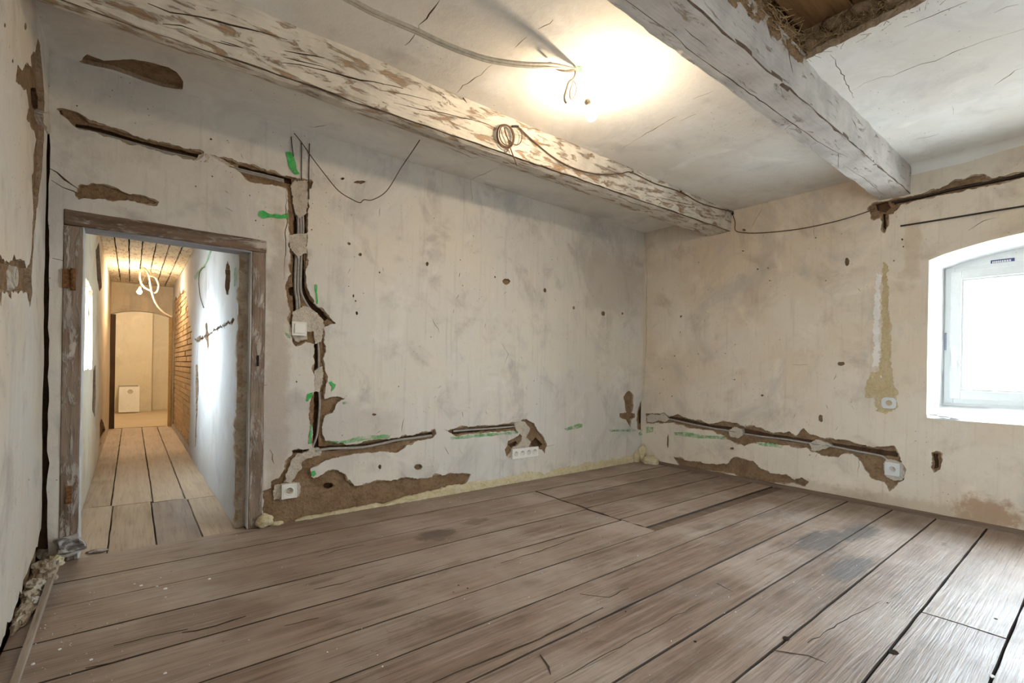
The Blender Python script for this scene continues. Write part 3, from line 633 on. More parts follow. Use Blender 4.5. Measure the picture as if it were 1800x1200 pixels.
# chips on the sill edge
for i, (px, py, a) in enumerate([(1662, 732, .05), (1680, 735, .035), (1640, 728, .03)]):
    p = hit(px, py, 0, XR+.02); obj('plaster_chip', rock_bm(p, (.02, a, .008), 70+i, 2, .4), M_WHITE, wall_right)

# ------------------------------------------------------------------ left wall
L_ = LEFT; zJ = lambda q: Z(0, 180, 3.158, q)
left_exp = [zA([(265, 40), (245, 130), (220, 160), (225, 240), (190, 205), (165, 260), (140, 250), (120, 330), (190, 390), (205, 520), (190, 600), (240, 660), (255, 740), (235, 860), (240, 960), (225, 1000), (235, 1210), (262, 1210), (290, 1000), (295, 900), (300, 760), (305, 690), (310, 480), (305, 400), (295, 260), (282, 150), (278, 60)]),
            zJ([(180, 470), (185, 620), (175, 800), (160, 900), (140, 920), (130, 880), (85, 870), (75, 840), (65, 880), (30, 890), (-10, 850), (-40, 880), (-40, 1080), (0, 1100), (5, 1130), (10, 1050), (40, 1050), (60, 1090), (60, 1050), (130, 1040), (150, 1060), (165, 1135), (175, 1060), (170, 960), (180, 830), (190, 700), (205, 560), (212, 470)])]
left_holes = [rough(L_.pxs(p), .012, .005, 60+i) for i, p in enumerate(left_exp)]
left_holes += [rough(L_.pxs([(x+a*math.cos(t*.785), y+b*math.sin(t*.785)) for t in range(8)]), .01, .002, 64+i) for i, (x, y, a, b) in enumerate([(46, 47, 2, 7), (25, 108, 1.5, 3), (10, 45, 2, 4)])]
wall_left = layer('wall_left', L_, [(YF-.4, -.1), (YB+.05, -.1), (YB+.05, ZC+.4), (YF-.4, ZC+.4)], [[(FWY0, FWZ0), (FWY1, FWZ0), (FWY1, FWZ1), (FWY0, FWZ1)]], .055, .4, [M_CHASE, M_WHITE], None, 0, 0)
tag(wall_left, 'whitewashed plaster side wall with a cracked corner', None, None, 'structure')
# foot of the plaster is broken off above the rubble
foot = [(YF, .02)]+rough([(YF+.05, .02), (1.6*S, .02), (2.3*S, .03), (2.75*S, .07), (3.0*S, .13), (YB-.03, .20)], .04, .02, 8, False)
coats(L_, foot+rough([(YB-.02, .25), (YB-.02, .9), (YB-.02, 1.3), (YB-.01, 1.8), (YB-.008, ZC-.4)], .06, .006, 12, False)+[(YB-.005, ZC-.35), (YB-.005, ZC+.03), (YF, ZC+.03)], left_holes[:2], left_holes[2:]+[[(FWY0, FWZ0), (FWY1, FWZ0), (FWY1, FWZ1), (FWY0, FWZ1)]]+pits(L_, 1.5, YB-.2, .4, 2.4, 40, 25), [M_PLF, M_EDGE], wall_left, 9, .03, .005, 2)
layer('clay_coat', L_, [(YF, -.05), (YB-.02, -.05), (YB-.02, ZC+.03), (YF, ZC+.03)], [[(FWY0, FWZ0), (FWY1, FWZ0), (FWY1, FWZ1), (FWY0, FWZ1)], rough(L_.pxs(zA([(262, 400), (280, 380), (300, 420), (305, 530), (280, 540), (262, 500)])), .01, .003, 3)], .02, .055, [M_CLAY, M_CHASE], wall_left, .035, .006, 9, 11, None, .004)
dabs(L_, [zA([(280, 545), (330, 550), (340, 600), (350, 680), (320, 690), (290, 620)])], wall_left, -.01)
# round flush box in the left wall
jb = hit(27, 486, 0, XL); root = empty('junction_box', (XL+.0, jb.y, jb.z), math.pi/2)
tag(root, 'round plastic flush box set in the broken plaster of the side wall', 'junction box')
obj('rim', lathe(bmesh.new(), [(.030, .05), (.034, .0), (.037, -.004), (.040, 0), (.038, .05)], 24), M_GYP, root, True)
obj('cup', lathe(bmesh.new(), [(0, .045), (.031, .045), (.033, .004)], 24), M_DARKPL, root, True)
for k in range(3):
    tube('wire_end', [(-.015+.012*k, .043, .01), (-.01+.01*k, .02, -.004+.006*k), (-.004+.006*k, .012, -.012)], .003, M_CREAMC, root)
obj('gypsum_collar', rock_bm((-.0, .02, -.01), (.06, .018, .055), 5, 3, .35), M_GYP, wall_left, True).matrix_world = root.matrix_basis @ Matrix()

# ------------------------------------------------------------------ wall behind the camera
tag(layer('wall_front', FRONT, [(XL-.4, -.1), (XR+.4, -.1), (XR+.4, ZC+.4), (XL-.4, ZC+.4)], [], 0, .3, M_PL, None, .2, .004, 2, 14), 'plain plaster wall at the near end of the room', None, None, 'structure')
fwn = empty('window_2', (XL-.2, (FWY0+FWY1)/2, FWZ0)); tag(fwn, 'unseen white plastic window added in the side wall for daylight on the window wall', None, None, 'structure')  # extra window out of view, put in to brighten the wall opposite
bm = bmesh.new()
for (a, b, c, d_) in ((FWY0, FWY0+.07, FWZ0, FWZ1), (FWY1-.07, FWY1, FWZ0, FWZ1), ((FWY0+FWY1)/2-.05, (FWY0+FWY1)/2+.05, FWZ0, FWZ1), (FWY0, FWY1, FWZ0, FWZ0+.07), (FWY0, FWY1, FWZ1-.07, FWZ1)): box(bm, XL-.3, XL-.24, a, b, c, d_, .004)
o = obj('frame', bm, M_PVC); o.parent = fwn; o.matrix_parent_inverse = Matrix.Translation(-Vector(fwn.location))
o = boxobj('glass_pane', XL-.275, XL-.27, FWY0+.06, FWY1-.06, FWZ0+.06, FWZ1-.06, M_GLASS); o.parent = fwn; o.matrix_parent_inverse = Matrix.Translation(-Vector(fwn.location))

# ------------------------------------------------------------------ ceiling and beams
ceiling = boxobj('ceiling', XL-.4, XR+.5, YF-.3, YB+.3, ZC+.22, ZC+.32, W_ROUGH); tag(ceiling, 'low plastered ceiling between whitewashed beams', None, None, 'structure')
C = CEIL; zK = lambda q: Z(0, 0, 3, q); zL = lambda q: Z(500, 0, 3.6, q); zM = lambda q: Z(1350, 0, 4, q); zN = lambda q: Z(1050, 0, 3, q); zO = lambda q: Z(820, 0, 2.857, q)
BF, BB_, B2F, B2N = 2.31*S, 2.52*S, 1.14*S, .958*S
bay1h = [rough(C.pxs(zK([(415, 322), (460, 285), (550, 320), (690, 312), (760, 320), (890, 355), (930, 380), (965, 430), (962, 472), (860, 458), (760, 428), (600, 368), (440, 333)])), .02, .003, 1)]
for i, (q, wd) in enumerate([(zK([(285, 290), (340, 310), (415, 330)]), .008), (zL([(1180, 1140), (1260, 1100), (1350, 1060)]), .006), (zL([(1010, 925), (1100, 960), (1200, 1000), (1240, 990)]), .006), (zL([(135, 795), (190, 805), (270, 790)]), .006)]): bay1h.append(crack_poly(C.pxs(q), wd, 20+i))
layer('plaster_coat', C, [(XL-.02, BB_-.1), (XR+.02, BB_-.1), (XR+.02, YB+.03), (XL-.02, YB+.03)], bay1h, 0, .025, [M_PC, M_EDGE], ceiling, .06, .004, 2, 21)
layer('lath_board', Plane(2, ZC, 1), [(XL-.02, 2.9*S), (1.4*S, 2.9*S), (1.4*S, YB+.03), (XL-.02, YB+.03)], [], .022, .05, M_CLAY, ceiling, .04, .003, 6, 4)
bay2h = []
for i, (q, wd) in enumerate([(zL([(990, 0), (920, 90), (850, 160), (855, 190)]), .007), (zL([(820, 200), (805, 240), (760, 290)]), .004), (zL([(1310, 405), (1240, 470), (1130, 540), (1090, 590)]), .005), (zL([(1700, 125), (1680, 150), (1605, 185)]), .005), (zL([(1530, 230), (1460, 300)]), .004), (zN([(615, 480), (500, 525)]), .004), (zN([(420, 610), (300, 680), (190, 745)]), .006), (zN([(190, 745), (120, 790)]), .003), (zN([(520, 600), (430, 640)]), .006)]): bay2h.append(crack_poly(C.pxs(q), wd, 30+i))
layer('plaster_coat', C, [(XL-.02, B2F-.05), (XR+.02, B2F-.05), (XR+.02, BF+.1), (XL-.02, BF+.1)], bay2h, 0, .025, [M_PC, M_EDGE], ceiling, .06, .005, 2, 22)
HX0, HX1 = 1.15*S, 2.52*S
hole3 = rough([(HX1, B2N+.05), (HX0, B2N+.05), (HX0, .25*S), (HX1-.1, .22*S), (HX1-.03, .5*S), (HX1-.01, .75*S)], .02, .012, 5)
bay3h = [hole3]
for i, (q, wd) in enumerate([(zM([(580, 645), (680, 590), (800, 545), (870, 540), (1000, 485), (1080, 450), (1180, 430), (1300, 370), (1420, 325), (1520, 285), (1800, 205)]), .005), (zM([(960, 195), (1080, 140), (1220, 80), (1400, 10)]), .006), (zM([(1590, 90), (1680, 45), (1760, 30)]), .005), (zM([(1800, 470), (1740, 495), (1690, 530), (1590, 600)]), .005), (zM([(1010, 985), (1110, 965), (1200, 945)]), .005), (zM([(440, 380), (500, 500), (560, 590), (600, 690)]), .004), (zM([(1300, 740), (1302, 800)]), .002)]): bay3h.append(crack_poly(C.pxs(q), wd, 40+i))
layer('plaster_coat', C, [(XL-.02, YF-.02), (XR+.02, YF-.02), (XR+.02, B2N+.05), (XL-.02, B2N+.05)], bay3h, 0, .035, [M_PC, M_EDGE], ceiling, .06, .005, 2, 23)
for k in range(4):
    boxobj('loft_board', HX0-.1, HX1+.25, .12*S+k*.23, .12*S+k*.23+.222, ZC+.17, ZC+.2, W_ROUGH, ceiling, .004)
boxobj('clay_fill', HX1+.03, HX1+.3, .1, B2N+.02, ZC+.03, ZC+.2, M_CLAY, ceiling)
def straw(name, n, fn, seed, ln=(.02, .075), parent=ceiling):
    bm = bmesh.new(); r = random.Random(seed)
    for i in range(n):
        p, d = fn(r); d = Vector(d).normalized(); L = r.uniform(*ln); q = p+d*L*.5+Vector((r.uniform(-1, 1), r.uniform(-1, 1), r.uniform(-1, .3)))*L*.15; e = q+d*L*.5+Vector((r.uniform(-1, 1), r.uniform(-1, 1), r.uniform(-1, .1)))*L*.3
        tube_bm(bm, [p, q, e], r.uniform(.0005, .0012), 3)
    o = obj(name, bm, M_STRAW, parent); o['kind'] = 'stuff'; return o
def rim(r):
    y = r.uniform(.25*S, B2N); return Vector((HX1+r.uniform(-.03, .05), y, ZC+r.uniform(.005, .12))), (r.uniform(-1, .0), r.uniform(-.6, .8), r.uniform(-.35, .5))
straw('straw', 900, rim, 4)
def tuft(r):
    x = r.uniform(1.25*S, 2.5*S); return Vector((x, B2N+r.uniform(-.008, .02), ZC+r.uniform(-.035, .12))), (r.uniform(-1, 1), r.uniform(-.6, .2), r.uniform(-.9, .5))
straw('straw', 900, tuft, 6)
bm = bmesh.new()
for k in range(34):                               # lumps of straw clay at the rim of the hole and along the beam
    r = random.Random(k)
    c = (HX1+r.uniform(-.005, .05), r.uniform(.2*S, B2N), ZC+r.uniform(.045, .14)) if k < 16 else (r.uniform(1.2*S, 2.5*S), B2N+r.uniform(.004, .02), ZC+r.uniform(-.01, .10))
    rock_bm(c, (r.uniform(.03, .07), r.uniform(.012, .03) if k >= 16 else r.uniform(.03, .06), r.uniform(.02, .04)), k, 2, .6, bm)
for k in range(46):
    r = random.Random(k+900); x = r.uniform(1.15*S, 2.45*S)
    rock_bm((x, B2N+r.uniform(.0, .012), ZC-r.uniform(-.03, .10)*max(.2, (2.6*S-x)/1.4)), (r.uniform(.02, .07), r.uniform(.006, .014), r.uniform(.012, .03)), k+50, 2, .6, bm)
o = obj('straw_clay', bm, M_CLAY, ceiling, True); o['kind'] = 'stuff'

# beam in front of the back wall: core plus a whitewashed face cut by drying cracks
def lerp(a, b, t): return a+(b-a)*t
def b1y(u, v):                                   # leaning front face
    t = min(1, max(0, (u-XL)/(XR-XL))); z = (v-2.31*S)/(ZC-2.31*S)
    return lerp(lerp(2.415, 2.29, t), lerp(2.29, 2.28, t), z)*S
P1 = Plane(1, 2.335*S, 1)
beam1 = empty('ceiling_beam', (XL, 2.42*S, 2.31*S)); tag(beam1, 'rough whitewashed beam by the doorway wall with a coil of old wire on it', None, None, 'structure')
def keep(o, root): o.parent = root; o.matrix_parent_inverse = Matrix.Translation(-Vector(root.location)); return o
c1 = [crack_poly(P1.pxs(q), wd*.55, 400+i, .05, .0025) for i, (q, wd) in enumerate([
    (zK([(780, 0), (900, 45), (1120, 100), (1300, 160), (1510, 220)]), .012), (zK([(1130, 190), (1290, 235)]), .006), (zL([(0, 320), (120, 345), (250, 375)]), .008), (zL([(0, 375), (200, 425), (400, 485), (560, 520), (740, 570)]), .011), (zL([(600, 565), (760, 600), (920, 645)]), .006), (zL([(700, 640), (860, 685), (1000, 715), (1180, 765), (1300, 800)]), .007), (zK([(1500, 290), (1700, 350), (1800, 390)]), .008), (zO([(0, 600), (80, 625), (140, 650)]), .005), (zG([(120, 175), (250, 205), (300, 215), (310, 228)]), .006), (zO([(940, 990), (1040, 1020), (1130, 1040)]), .006), (zL([(1040, 610), (1100, 640), (1130, 670)]), .012), (zK([(1270, 35), (1330, 65), (1390, 85)]), .006), (zK([(860, 85), (960, 105), (1050, 140)]), .01), (zK([(1170, 195), (1250, 220), (1290, 235)]), .008)])]
def b1to3(u, v, d): return Vector((u, b1y(u, v)+d, v))
def wavy(u): return .008*noise.noise(Vector((u*2.2, 3, 0)))+.004*noise.noise(Vector((u*9, 1, 0)))
nU = 90; bot = [(XL-.02+(XR-XL+.04)*i/nU, 2.315*S+wavy(i*.11)) for i in range(nU+1)]
keep(layer('whitewashed_face', P1, bot+[(XR+.02, ZC+.01), (XL-.02, ZC+.01)], c1, 0, .02, [W_BEAM, W_BASE], None, .035, .008, 5, 31, b1to3, .002), beam1)
bm = bmesh.new(); prev = None
for i in range(nU+1):
    u, vb = bot[i]; t = i/nU; far = lerp(2.485, 2.55, t)*S+wavy(i*.11+5); yf = b1y(u, 2.315*S)
    pts = [(yf+.012, ZC+.04), (yf+.012, vb+.0), (yf+.002, vb+.003), (lerp(yf, far, .3), vb-.006+wavy(i*.3)), (lerp(yf, far, .75), vb-.005), (far-.006, vb+.004), (far, vb+.015), (far+.01, ZC+.04)]
    ring = [bm.verts.new((u, y, z)) for y, z in pts]
    if prev:
        for k in range(len(pts)-1): bm.faces.new((prev[k], ring[k], ring[k+1], prev[k+1]))
    prev = ring
keep(obj('core', bm, W_BEAM, None, False), beam1)
# beam next to the window niche
beam2 = empty('ceiling_beam', (XL, 1.05*S, 2.30*S)); tag(beam2, 'whitewashed beam with torn straw plaster along its upper edge beside the ceiling hole', None, None, 'structure')
P2 = Plane(2, 2.30*S, 1); P2F = Plane(1, B2N, 1)
c2 = [crack_poly(P2.pxs(q), wd*.6, 440+i, .05, .0025) for i, (q, wd) in enumerate([(zN([(140, 0), (310, 120), (400, 180), (470, 250), (620, 360), (830, 510), (1000, 630), (1200, 770), (1320, 830)]), .008), (zN([(460, 160), (580, 250)]), .004), (zN([(1270, 780), (1272, 880)]), .004), (zN([(1300, 870), (1420, 950), (1530, 1045)]), .004), (zN([(975, 690), (1080, 615)]), .004)])]
edge2 = lambda s, y: [(XL-.02+(XR-XL+.04)*i/nU, y+1.2*wavy(i*.15+s)) for i in range(nU+1)]
eN, eF = edge2(11, .962*S), edge2(17, 1.14*S)
keep(layer('whitewashed_underside', P2, eN+eF[::-1], c2, 0, .02, [W_BEAM2, W_BASE], None, .035, .006, 5, 33, None, .002), beam2)
fr = [(XL-.02+(XR-XL+.04)*i/nU, 2.30*S+.004+wavy(i*.15+3)) for i in range(nU+1)]
c3 = [crack_poly(P2F.pxs(q), wd, 460+i, .02, .006) for i, (q, wd) in enumerate([(zM([(150, 345), (160, 420), (180, 510)]), .009), (zM([(585, 825), (605, 870), (630, 915)]), .008), (zM([(40, 580), (120, 660), (180, 690)]), .012)])]
keep(layer('whitewashed_side', P2F, fr+[(XR+.02, ZC+.03), (XL-.02, ZC+.03)], c3, 0, .02, [W_BEAM2, W_BASE], None, .035, .008, 5, 34, None, .003), beam2)
keep(boxobj('core', XL-.02, XR+.02, B2N+.015, 1.125*S, 2.30*S+.012, ZC+.06, W_BEAM2), beam2)
keep(layer('far_side', Plane(1, 1.135*S, -1), [(XL-.02, 2.30*S), (XR+.02, 2.30*S), (XR+.02, ZC+.03), (XL-.02, ZC+.03)], [], 0, .01, W_BEAM2, None, .1, .004, 5, 35), beam2)

# ------------------------------------------------------------------ floor planks
floor = boxobj('floor', XL-.1, XR+.1, YF-.1, YB+.08, -.12, -.05, M_DARK); tag(floor, 'worn wide wooden floorboards', None, None, 'structure')
def plank(name, x0, x1, ya, yb, mat, parent, seed, z=0.0, gap=.0035, along='X', th=.045, jag0=0, jag1=0, edge=None):
    """ya/yb: (start, end) of the two long edges"""
    r = random.Random(seed); L = x1-x0; n = max(3, int(L/.05)); bm = bmesh.new(); prev = None; tilt = r.uniform(-.0016, .0016)
    for i in range(n+1):
        t = i/n; x = x0+L*t
        a = lerp(ya[0], ya[1], t)+gap*.5*(1+.9*noise.noise(Vector((x*5, seed*2.3, 0)))); b = lerp(yb[0], yb[1], t)-gap*.5*(1+.9*noise.noise(Vector((x*5, seed*2.3, 9))))
        row = []
        for (s, dz) in ((0, -th), (0, -.006), (.008, -.0003), (.25, .0007), (.5, .0012), (.75, .0007), (.992, -.0003), (1, -.006), (1, -th)):
            xx = x
            if i == 0 and jag0: xx += jag0*noise.noise(Vector((s*3, seed, 1)))
            if i == n and jag1: xx += jag1*noise.noise(Vector((s*3, seed, 2)))
            y = lerp(a, b, s); zz = z+dz+tilt*(s-.5)*2+.0012*noise.noise(Vector((x*1.3, s*2, seed)))
            row.append(bm.verts.new((xx, y, zz) if along == 'X' else (y, xx, zz)))
        if prev:
            for k in range(9):
                f = bm.faces.new((prev[k], row[k], row[(k+1) % 9], prev[(k+1) % 9]))
                if edge and k in (0, 1, 6, 7, 8): f.material_index = 1
        else: bm.faces.new(row).material_index = 1 if edge else 0
        prev = row
    bm.faces.new(prev).material_index = 1 if edge else 0
    return obj(name, bm, [mat, edge] if edge else mat, parent)
seams = [(3.275, 3.275), (2.945, 2.925), (2.66, 2.645), (2.37, 2.335), (2.07, 2.03), (1.775, 1.785), (1.522, 1.575), (1.265, 1.31), (.976, 1.03), (.752, .785), (.485, .532), (.247, .262), (-.02, 0), (-.29, -.27), (-.56, -.55), (-.84, -.82), (-1.12, -1.1), (-1.4, -1.4), (-1.71, -1.71)]
for i, (A, Bq) in enumerate(zip(seams, seams[1:])):
    ya = (Bq[0]*S, Bq[1]*S); yb = (A[0]*S, A[1]*S); x0, x1 = XL-.0, XR-.004; xs = [x0, x1]
    if 1 <= i <= 4: xs = [x0, 2.565*S+[0, .012, 0, -.012, .006][i], x1]
    if i == 10: xs = [x0, 2.616*S, x1]
    if i > 11: xs = [x0, [1.2, 3.1, .8, 2.2][i % 4]*S, x1]
    for k, (p, q) in enumerate(zip(xs, xs[1:])):
        at = lambda pr, x: lerp(pr[0], pr[1], (x-XL)/(XR-XL))
        off = .02 if (1 <= i <= 3 and k == 1) else 0; offb = .02 if (2 <= i <= 4 and k == 1) else 0
        if i == 4 and k == 1:
            plank('plank', p, q, (1.86*S, 1.875*S), (at(yb, p)+offb, at(yb, q)+offb), W_FLOOR, floor, 100+i*3+k, 0, .005, 'X', .045, .02, 0, W_FEDGE)
            plank('infill_strip', p, q, (at(ya, p), at(ya, q)), (1.855*S, 1.865*S), W_BASE, floor, 180, -.004, .004)
            continue
        plank('plank', p+(.012 if k and i < 9 else .007 if k else 0), q-(.008 if i < 9 and k == 0 and len(xs) > 2 else .004 if k == 0 and len(xs) > 2 else 0), (at(ya, p)+off, at(ya, q)+off), (at(yb, p)+offb, at(yb, q)+offb), W_FLOOR, floor, 100+i*3+k, 0, .006 if i < 5 else .006, 'X', .045, .02 if k and i < 5 else .003, .02 if k == 0 and 1 <= i <= 4 else .003, W_FEDGE)
def fsplit(L, wd, seed):
    o = layer('split', FLOOR, crack_poly(FLOOR.pxs(L), wd, seed, .04, .004), [], -.0022, 0, W_FEDGE, floor, 0, 0); return o
for i, (L, wd) in enumerate([([(760, 1200), (800, 1183), (880, 1150), (950, 1122), (1000, 1098), (1060, 1068)], .006), ([(973, 1200), (1060, 1152), (1140, 1110), (1230, 1060)], .004), ([(320, 1112), (345, 1108), (380, 1100), (432, 1083)], .010), ([(552, 1036), (600, 1026), (640, 1014)], .006), ([(560, 978), (590, 968), (640, 958)], .004), ([(1020, 1045), (1070, 1050), (1105, 1034)], .004), ([(950, 1150), (962, 1172), (968, 1186)], .007), ([(1420, 1130), (1480, 1092), (1550, 1056)], .004), ([(1450, 985), (1500, 950), (1540, 922)], .003), ([(1260, 1025), (1288, 1040)], .006), ([(1355, 1142), (1420, 1152), (1452, 1165)], .004), ([(200, 1135), (260, 1120), (330, 1106)], .004), ([(150, 1175), (220, 1160)], .004), ([(690, 1022), (760, 1000), (810, 985)], .003), ([(1330, 985), (1382, 962), (1440, 932)], .003), ([(500, 1100), (560, 1086)], .004), ([(880, 990), (950, 968), (1010, 946)], .003)]): fsplit(L, wd, 700+i)
for i, (px, py, a) in enumerate([(1381, 1122, .016), (1570, 1146, .018), (1751, 1088, .008), (1222, 1128, .006), (1100, 1075, .004), (985, 925, .004), (822, 1034, .004), (806, 1029, .004), (797, 1041, .004), (1060, 945, .004), (1560, 1060, .006)]):
    u, v = FLOOR.px((px, py)); layer('knot_hole', FLOOR, rough([(u+a*math.cos(t*.7), v+a*.7*math.sin(t*.7)) for t in range(9)], .004, .004, i), [], -.0022, 0, M_DARK, floor, 0, 0)
# plaster crumbs on the boards
bm = bmesh.new(); r = random.Random(12)
for k in range(420):
    if k < 150: x, y = r.gauss(XL+.12, .12), r.uniform(1.2*S, 3.0*S)
    elif k < 260: x, y = r.uniform(XL, XR), r.gauss(YB-.05, .05)
    else: x, y = r.uniform(XL+.1, 3.2), r.uniform(.6, YB)
    if not (XL+.05 < x < XR-.05 and y < YB-.05): continue
    s = r.uniform(.0008, .0026)*(1.6 if r.random() < .07 else 1)
    rock_bm((x, y, s*.5+.001), (s, s*r.uniform(.5, 1.2), s*.7), k, 0 if s < .0035 else 1, .3, bm)
for px, py, s in [(248, 1030, .008), (290, 1036, .010), (276, 1031, .006), (236, 1027, .006), (368, 1018, .007), (282, 1016, .006), (291, 1050, .005), (1744, 1190, .011), (290, 1184, .006), (105, 1142, .006), (58, 1168, .007), (160, 1160, .006)]:
    p = hit(px, py, 2, 0); rock_bm((p.x, p.y, s*.4), (s, s*.8, s*.5), int(px), 1, .3, bm)
o = obj('plaster_crumbs', bm, M_WHITE); tag(o, 'scattered white plaster crumbs on the floorboards', 'crumbs', None, 'stuff')

# ------------------------------------------------------------------ rubble and batten at the foot of the left wall
r = random.Random(8); k = 0
for (px, py, a, b, c, m) in [(76, 965, .045, .13, .03, M_RUB), (50, 1035, .032, .16, .022, M_RUB), (22, 1085, .025, .15, .016, M_RUB), (78, 930, .035, .05, .05, M_RUB), (92, 950, .04, .06, .05, M_RUB), (84, 972, .05, .08, .045, M_GYP), (98, 985, .03, .05, .035, M_FOAM), (70, 1000, .05, .07, .045, M_RUB), (82, 1015, .035, .06, .03, M_RUB), (62, 1030, .035, .06, .035, M_GYP), (48, 1050, .03, .05, .025, M_RUB), (58, 1056, .022, .03, .016, M_WHITE), (32, 1075, .03, .06, .02, M_RUB), (22, 1095, .02, .05, .016, M_GYP), (108, 972, .02, .04, .05, M_GYP)]:
    p = hit(px, py, 2, c*.7); p.x = max(p.x, XL+a*.6); k += 1
    o = obj('rubble_lump', rock_bm((p.x, p.y, c*.62), (a, b, c), k, 3, .55), m)
    tag(o, 'lump of broken plaster heaped at the foot of the side wall by the doorway', 'rubble', 'rubble lumps by the doorway')
a0, a1 = hit(108, 960, 2, .03), hit(15, 1215, 2, .03); d = (a1-a0)
bm = bmesh.new(); prev = None
for i in range(41):
    t = i/40; p = a0+d*t; nrm = Vector((d.y, -d.x, 0)).normalized(); e = .003*noise.noise(Vector((t*14, 0, 0))); hh = .045-.025*t+e
    ring = [bm.verts.new(v) for v in (p+nrm*-.012+Vector((0, 0, -.03)), p+nrm*-.012+Vector((0, 0, hh-.03)), p+nrm*.008+Vector((0, 0, hh-.032+e)), p+nrm*.012+Vector((0, 0, -.03)))]
    if prev:
        for q in range(4): bm.faces.new((prev[q], ring[q], ring[(q+1) % 4], prev[(q+1) % 4]))
    else: bm.faces.new(ring)
    prev = ring
bm.faces.new(prev)
tag(obj('batten', bm, wood_mat('grey_batten', (.30, .24, .19), (.42, .35, .29), (.46, .40, .35), 'Y', .8).m), 'pale wooden batten edging the rubble along the side wall', 'batten')

# ------------------------------------------------------------------ doorway casing
door = empty('door_1', ((OX0+OX1)/2, YB, 0)); tag(door, 'open doorway with an old worn wooden casing and no door leaf', None, None, 'structure')
def dpart(nm, x0, x1, y0, y1, z0, z1, mat, seed=0, bev=.004, axis=2, wob=.004):
    bm = bmesh.new(); box(bm, x0, x1, y0, y1, z0, z1)
    n = 18
    es = [e for e in bm.edges if abs((e.verts[0].co-e.verts[1].co)[axis]) > 1e-4]
    bmesh.ops.subdivide_edges(bm, edges=es, cuts=n, use_grid_fill=True)
    bmesh.ops.bevel(bm, geom=[e for e in bm.edges if e.is_boundary is False and e.calc_face_angle(0) > 1], offset=bev, segments=1, affect='EDGES')
    for v in bm.verts:
        p = v.co; q = Vector((p.x*5, p.y*5, p.z*5)); q[axis] *= .9
        v.co += Vector((noise.noise(q+Vector((seed, 0, 0))), .5*noise.noise(q+Vector((0, seed, 4))), noise.noise(q+Vector((0, 2, seed)))))*wob
    return keep(obj(nm, bm, mat), door)
dpart('casing_board', DX0, OX0, YB-.006, YB+.06, .10, OZ, W_CASE, 1)
dpart('casing_board', OX1, DX1+.004, YB-.006, YB+.06, 0, OZ, W_CASE, 2)
dpart('head_board', DX0, DX1+.004, YB-.007, YB+.06, OZ+.002, DZ, W_CASEH, 3, .004, 0)
dpart('jamb', OX0-.024, OX0+.004, YB-.002, YB+.10, .0, OZ, W_JAMB, 4, .003, 2, .003)
dpart('jamb', OX1-.008, OX1+.022, YB+.0, YB+.075, .0, OZ, W_JAMB, 5, .003, 2, .003)
dpart('soffit_board', OX0, OX1, YB+.004, YB+.12, OZ-.008, OZ+.012, W_SOFF, 6, .003, 0, .003)
p = hit(125, 490, 1, YB-.006); keep(boxobj('hinge_leaf', p.x-.035, p.x-.004, YB-.012, YB+.01, p.z-.05, p.z+.05, M_RUST, None, .003), door)
keep(obj('hinge_pin', tube_bm(bmesh.new(), [Vector((p.x+.008, YB-.012, p.z-.06)), Vector((p.x+.008, YB-.012, p.z+.055))], .011, 12), M_RUST, None, True), door)
p = hit(124, 870, 1, YB-.006); keep(boxobj('hinge_leaf', p.x-.02, p.x+.005, YB-.012, YB+.01, p.z-.045, p.z+.05, M_RUST, None, .003), door)
p = hit(453, 634, 1, YB-.006); keep(boxobj('strike_plate', p.x-.006, p.x+.007, YB-.0105, YB+.01, p.z-.035, p.z+.035, M_DARK, None, .001), door)
# loose painted fragment of the casing foot
p = hit(124, 930, 1, YB-.03); bm = bmesh.new(); box(bm, -.05, .05, -.028, .03, -.045, .05, .008)
bmesh.ops.subdivide_edges(bm, edges=bm.edges[:], cuts=3, use_grid_fill=True)
for v in bm.verts: v.co += Vector((noise.noise(v.co*18), noise.noise(v.co*18+Vector((5, 0, 0))), noise.noise(v.co*18+Vector((0, 5, 0)))))*.022
o = obj('masonry_fragment', bm, wood_mat('painted_stone', (.10, .08, .07), (.16, .13, .12), (.14, .12, .11), 'X', .8, (.62, .60, .58), .55, 0, .3, .6, .5).m); o.location = (p.x, p.y, .085); o.rotation_euler = (.1, -.25, .1)
tag(o, 'chunk of masonry with flaking white paint against the foot of the door casing', 'masonry')
dpart('casing_stump', DX0+.03, OX0+.0, YB-.004, YB+.05, 0, .11, W_CASE, 9)

# ------------------------------------------------------------------ hall beyond the doorway
H0 = YB+.08; H = HALLR
zP = lambda q: Z(280, 400, 4.615, q); zQ = lambda q: Z(280, 640, 3.873, q)
hr_exp = [zP([(545, 285), (560, 278), (575, 310), (578, 440), (560, 530), (545, 545), (535, 480), (535, 340)]),
          zP([(290, 905), (330, 885), (380, 870), (480, 805), (600, 735), (610, 745), (590, 770), (500, 810), (400, 880), (310, 930)]),
          zP([(372, 770), (390, 770), (400, 860), (405, 960), (395, 980), (378, 900)]),
          zQ([(252, 0), (262, 0), (270, 150), (262, 300), (255, 470), (250, 560), (243, 560), (250, 400), (248, 130)])]
hr_holes = [rough(H.pxs(q), .02, .016, 500+i) for i, q in enumerate(hr_exp)]
BR0, BR1 = 6.15*S, 9.0*S                          # bare brick stretch
hr_holes.append(rough([(BR0+.15, .10), (BR1, .06), (BR1, 1.95*S), (7.2*S, 1.9*S), (6.9*S, 1.75*S), (6.3*S, 1.35*S), (BR0, 1.2*S), (BR0+.1, .6*S)], .05, .03, 7))
hr_holes.append(crack_poly(H.pxs(zP([(378, 190), (380, 400), (383, 770)])), .012, 61)); hr_holes.append(crack_poly(H.pxs(zP([(378, 980), (378, 1200)])), .010, 62))
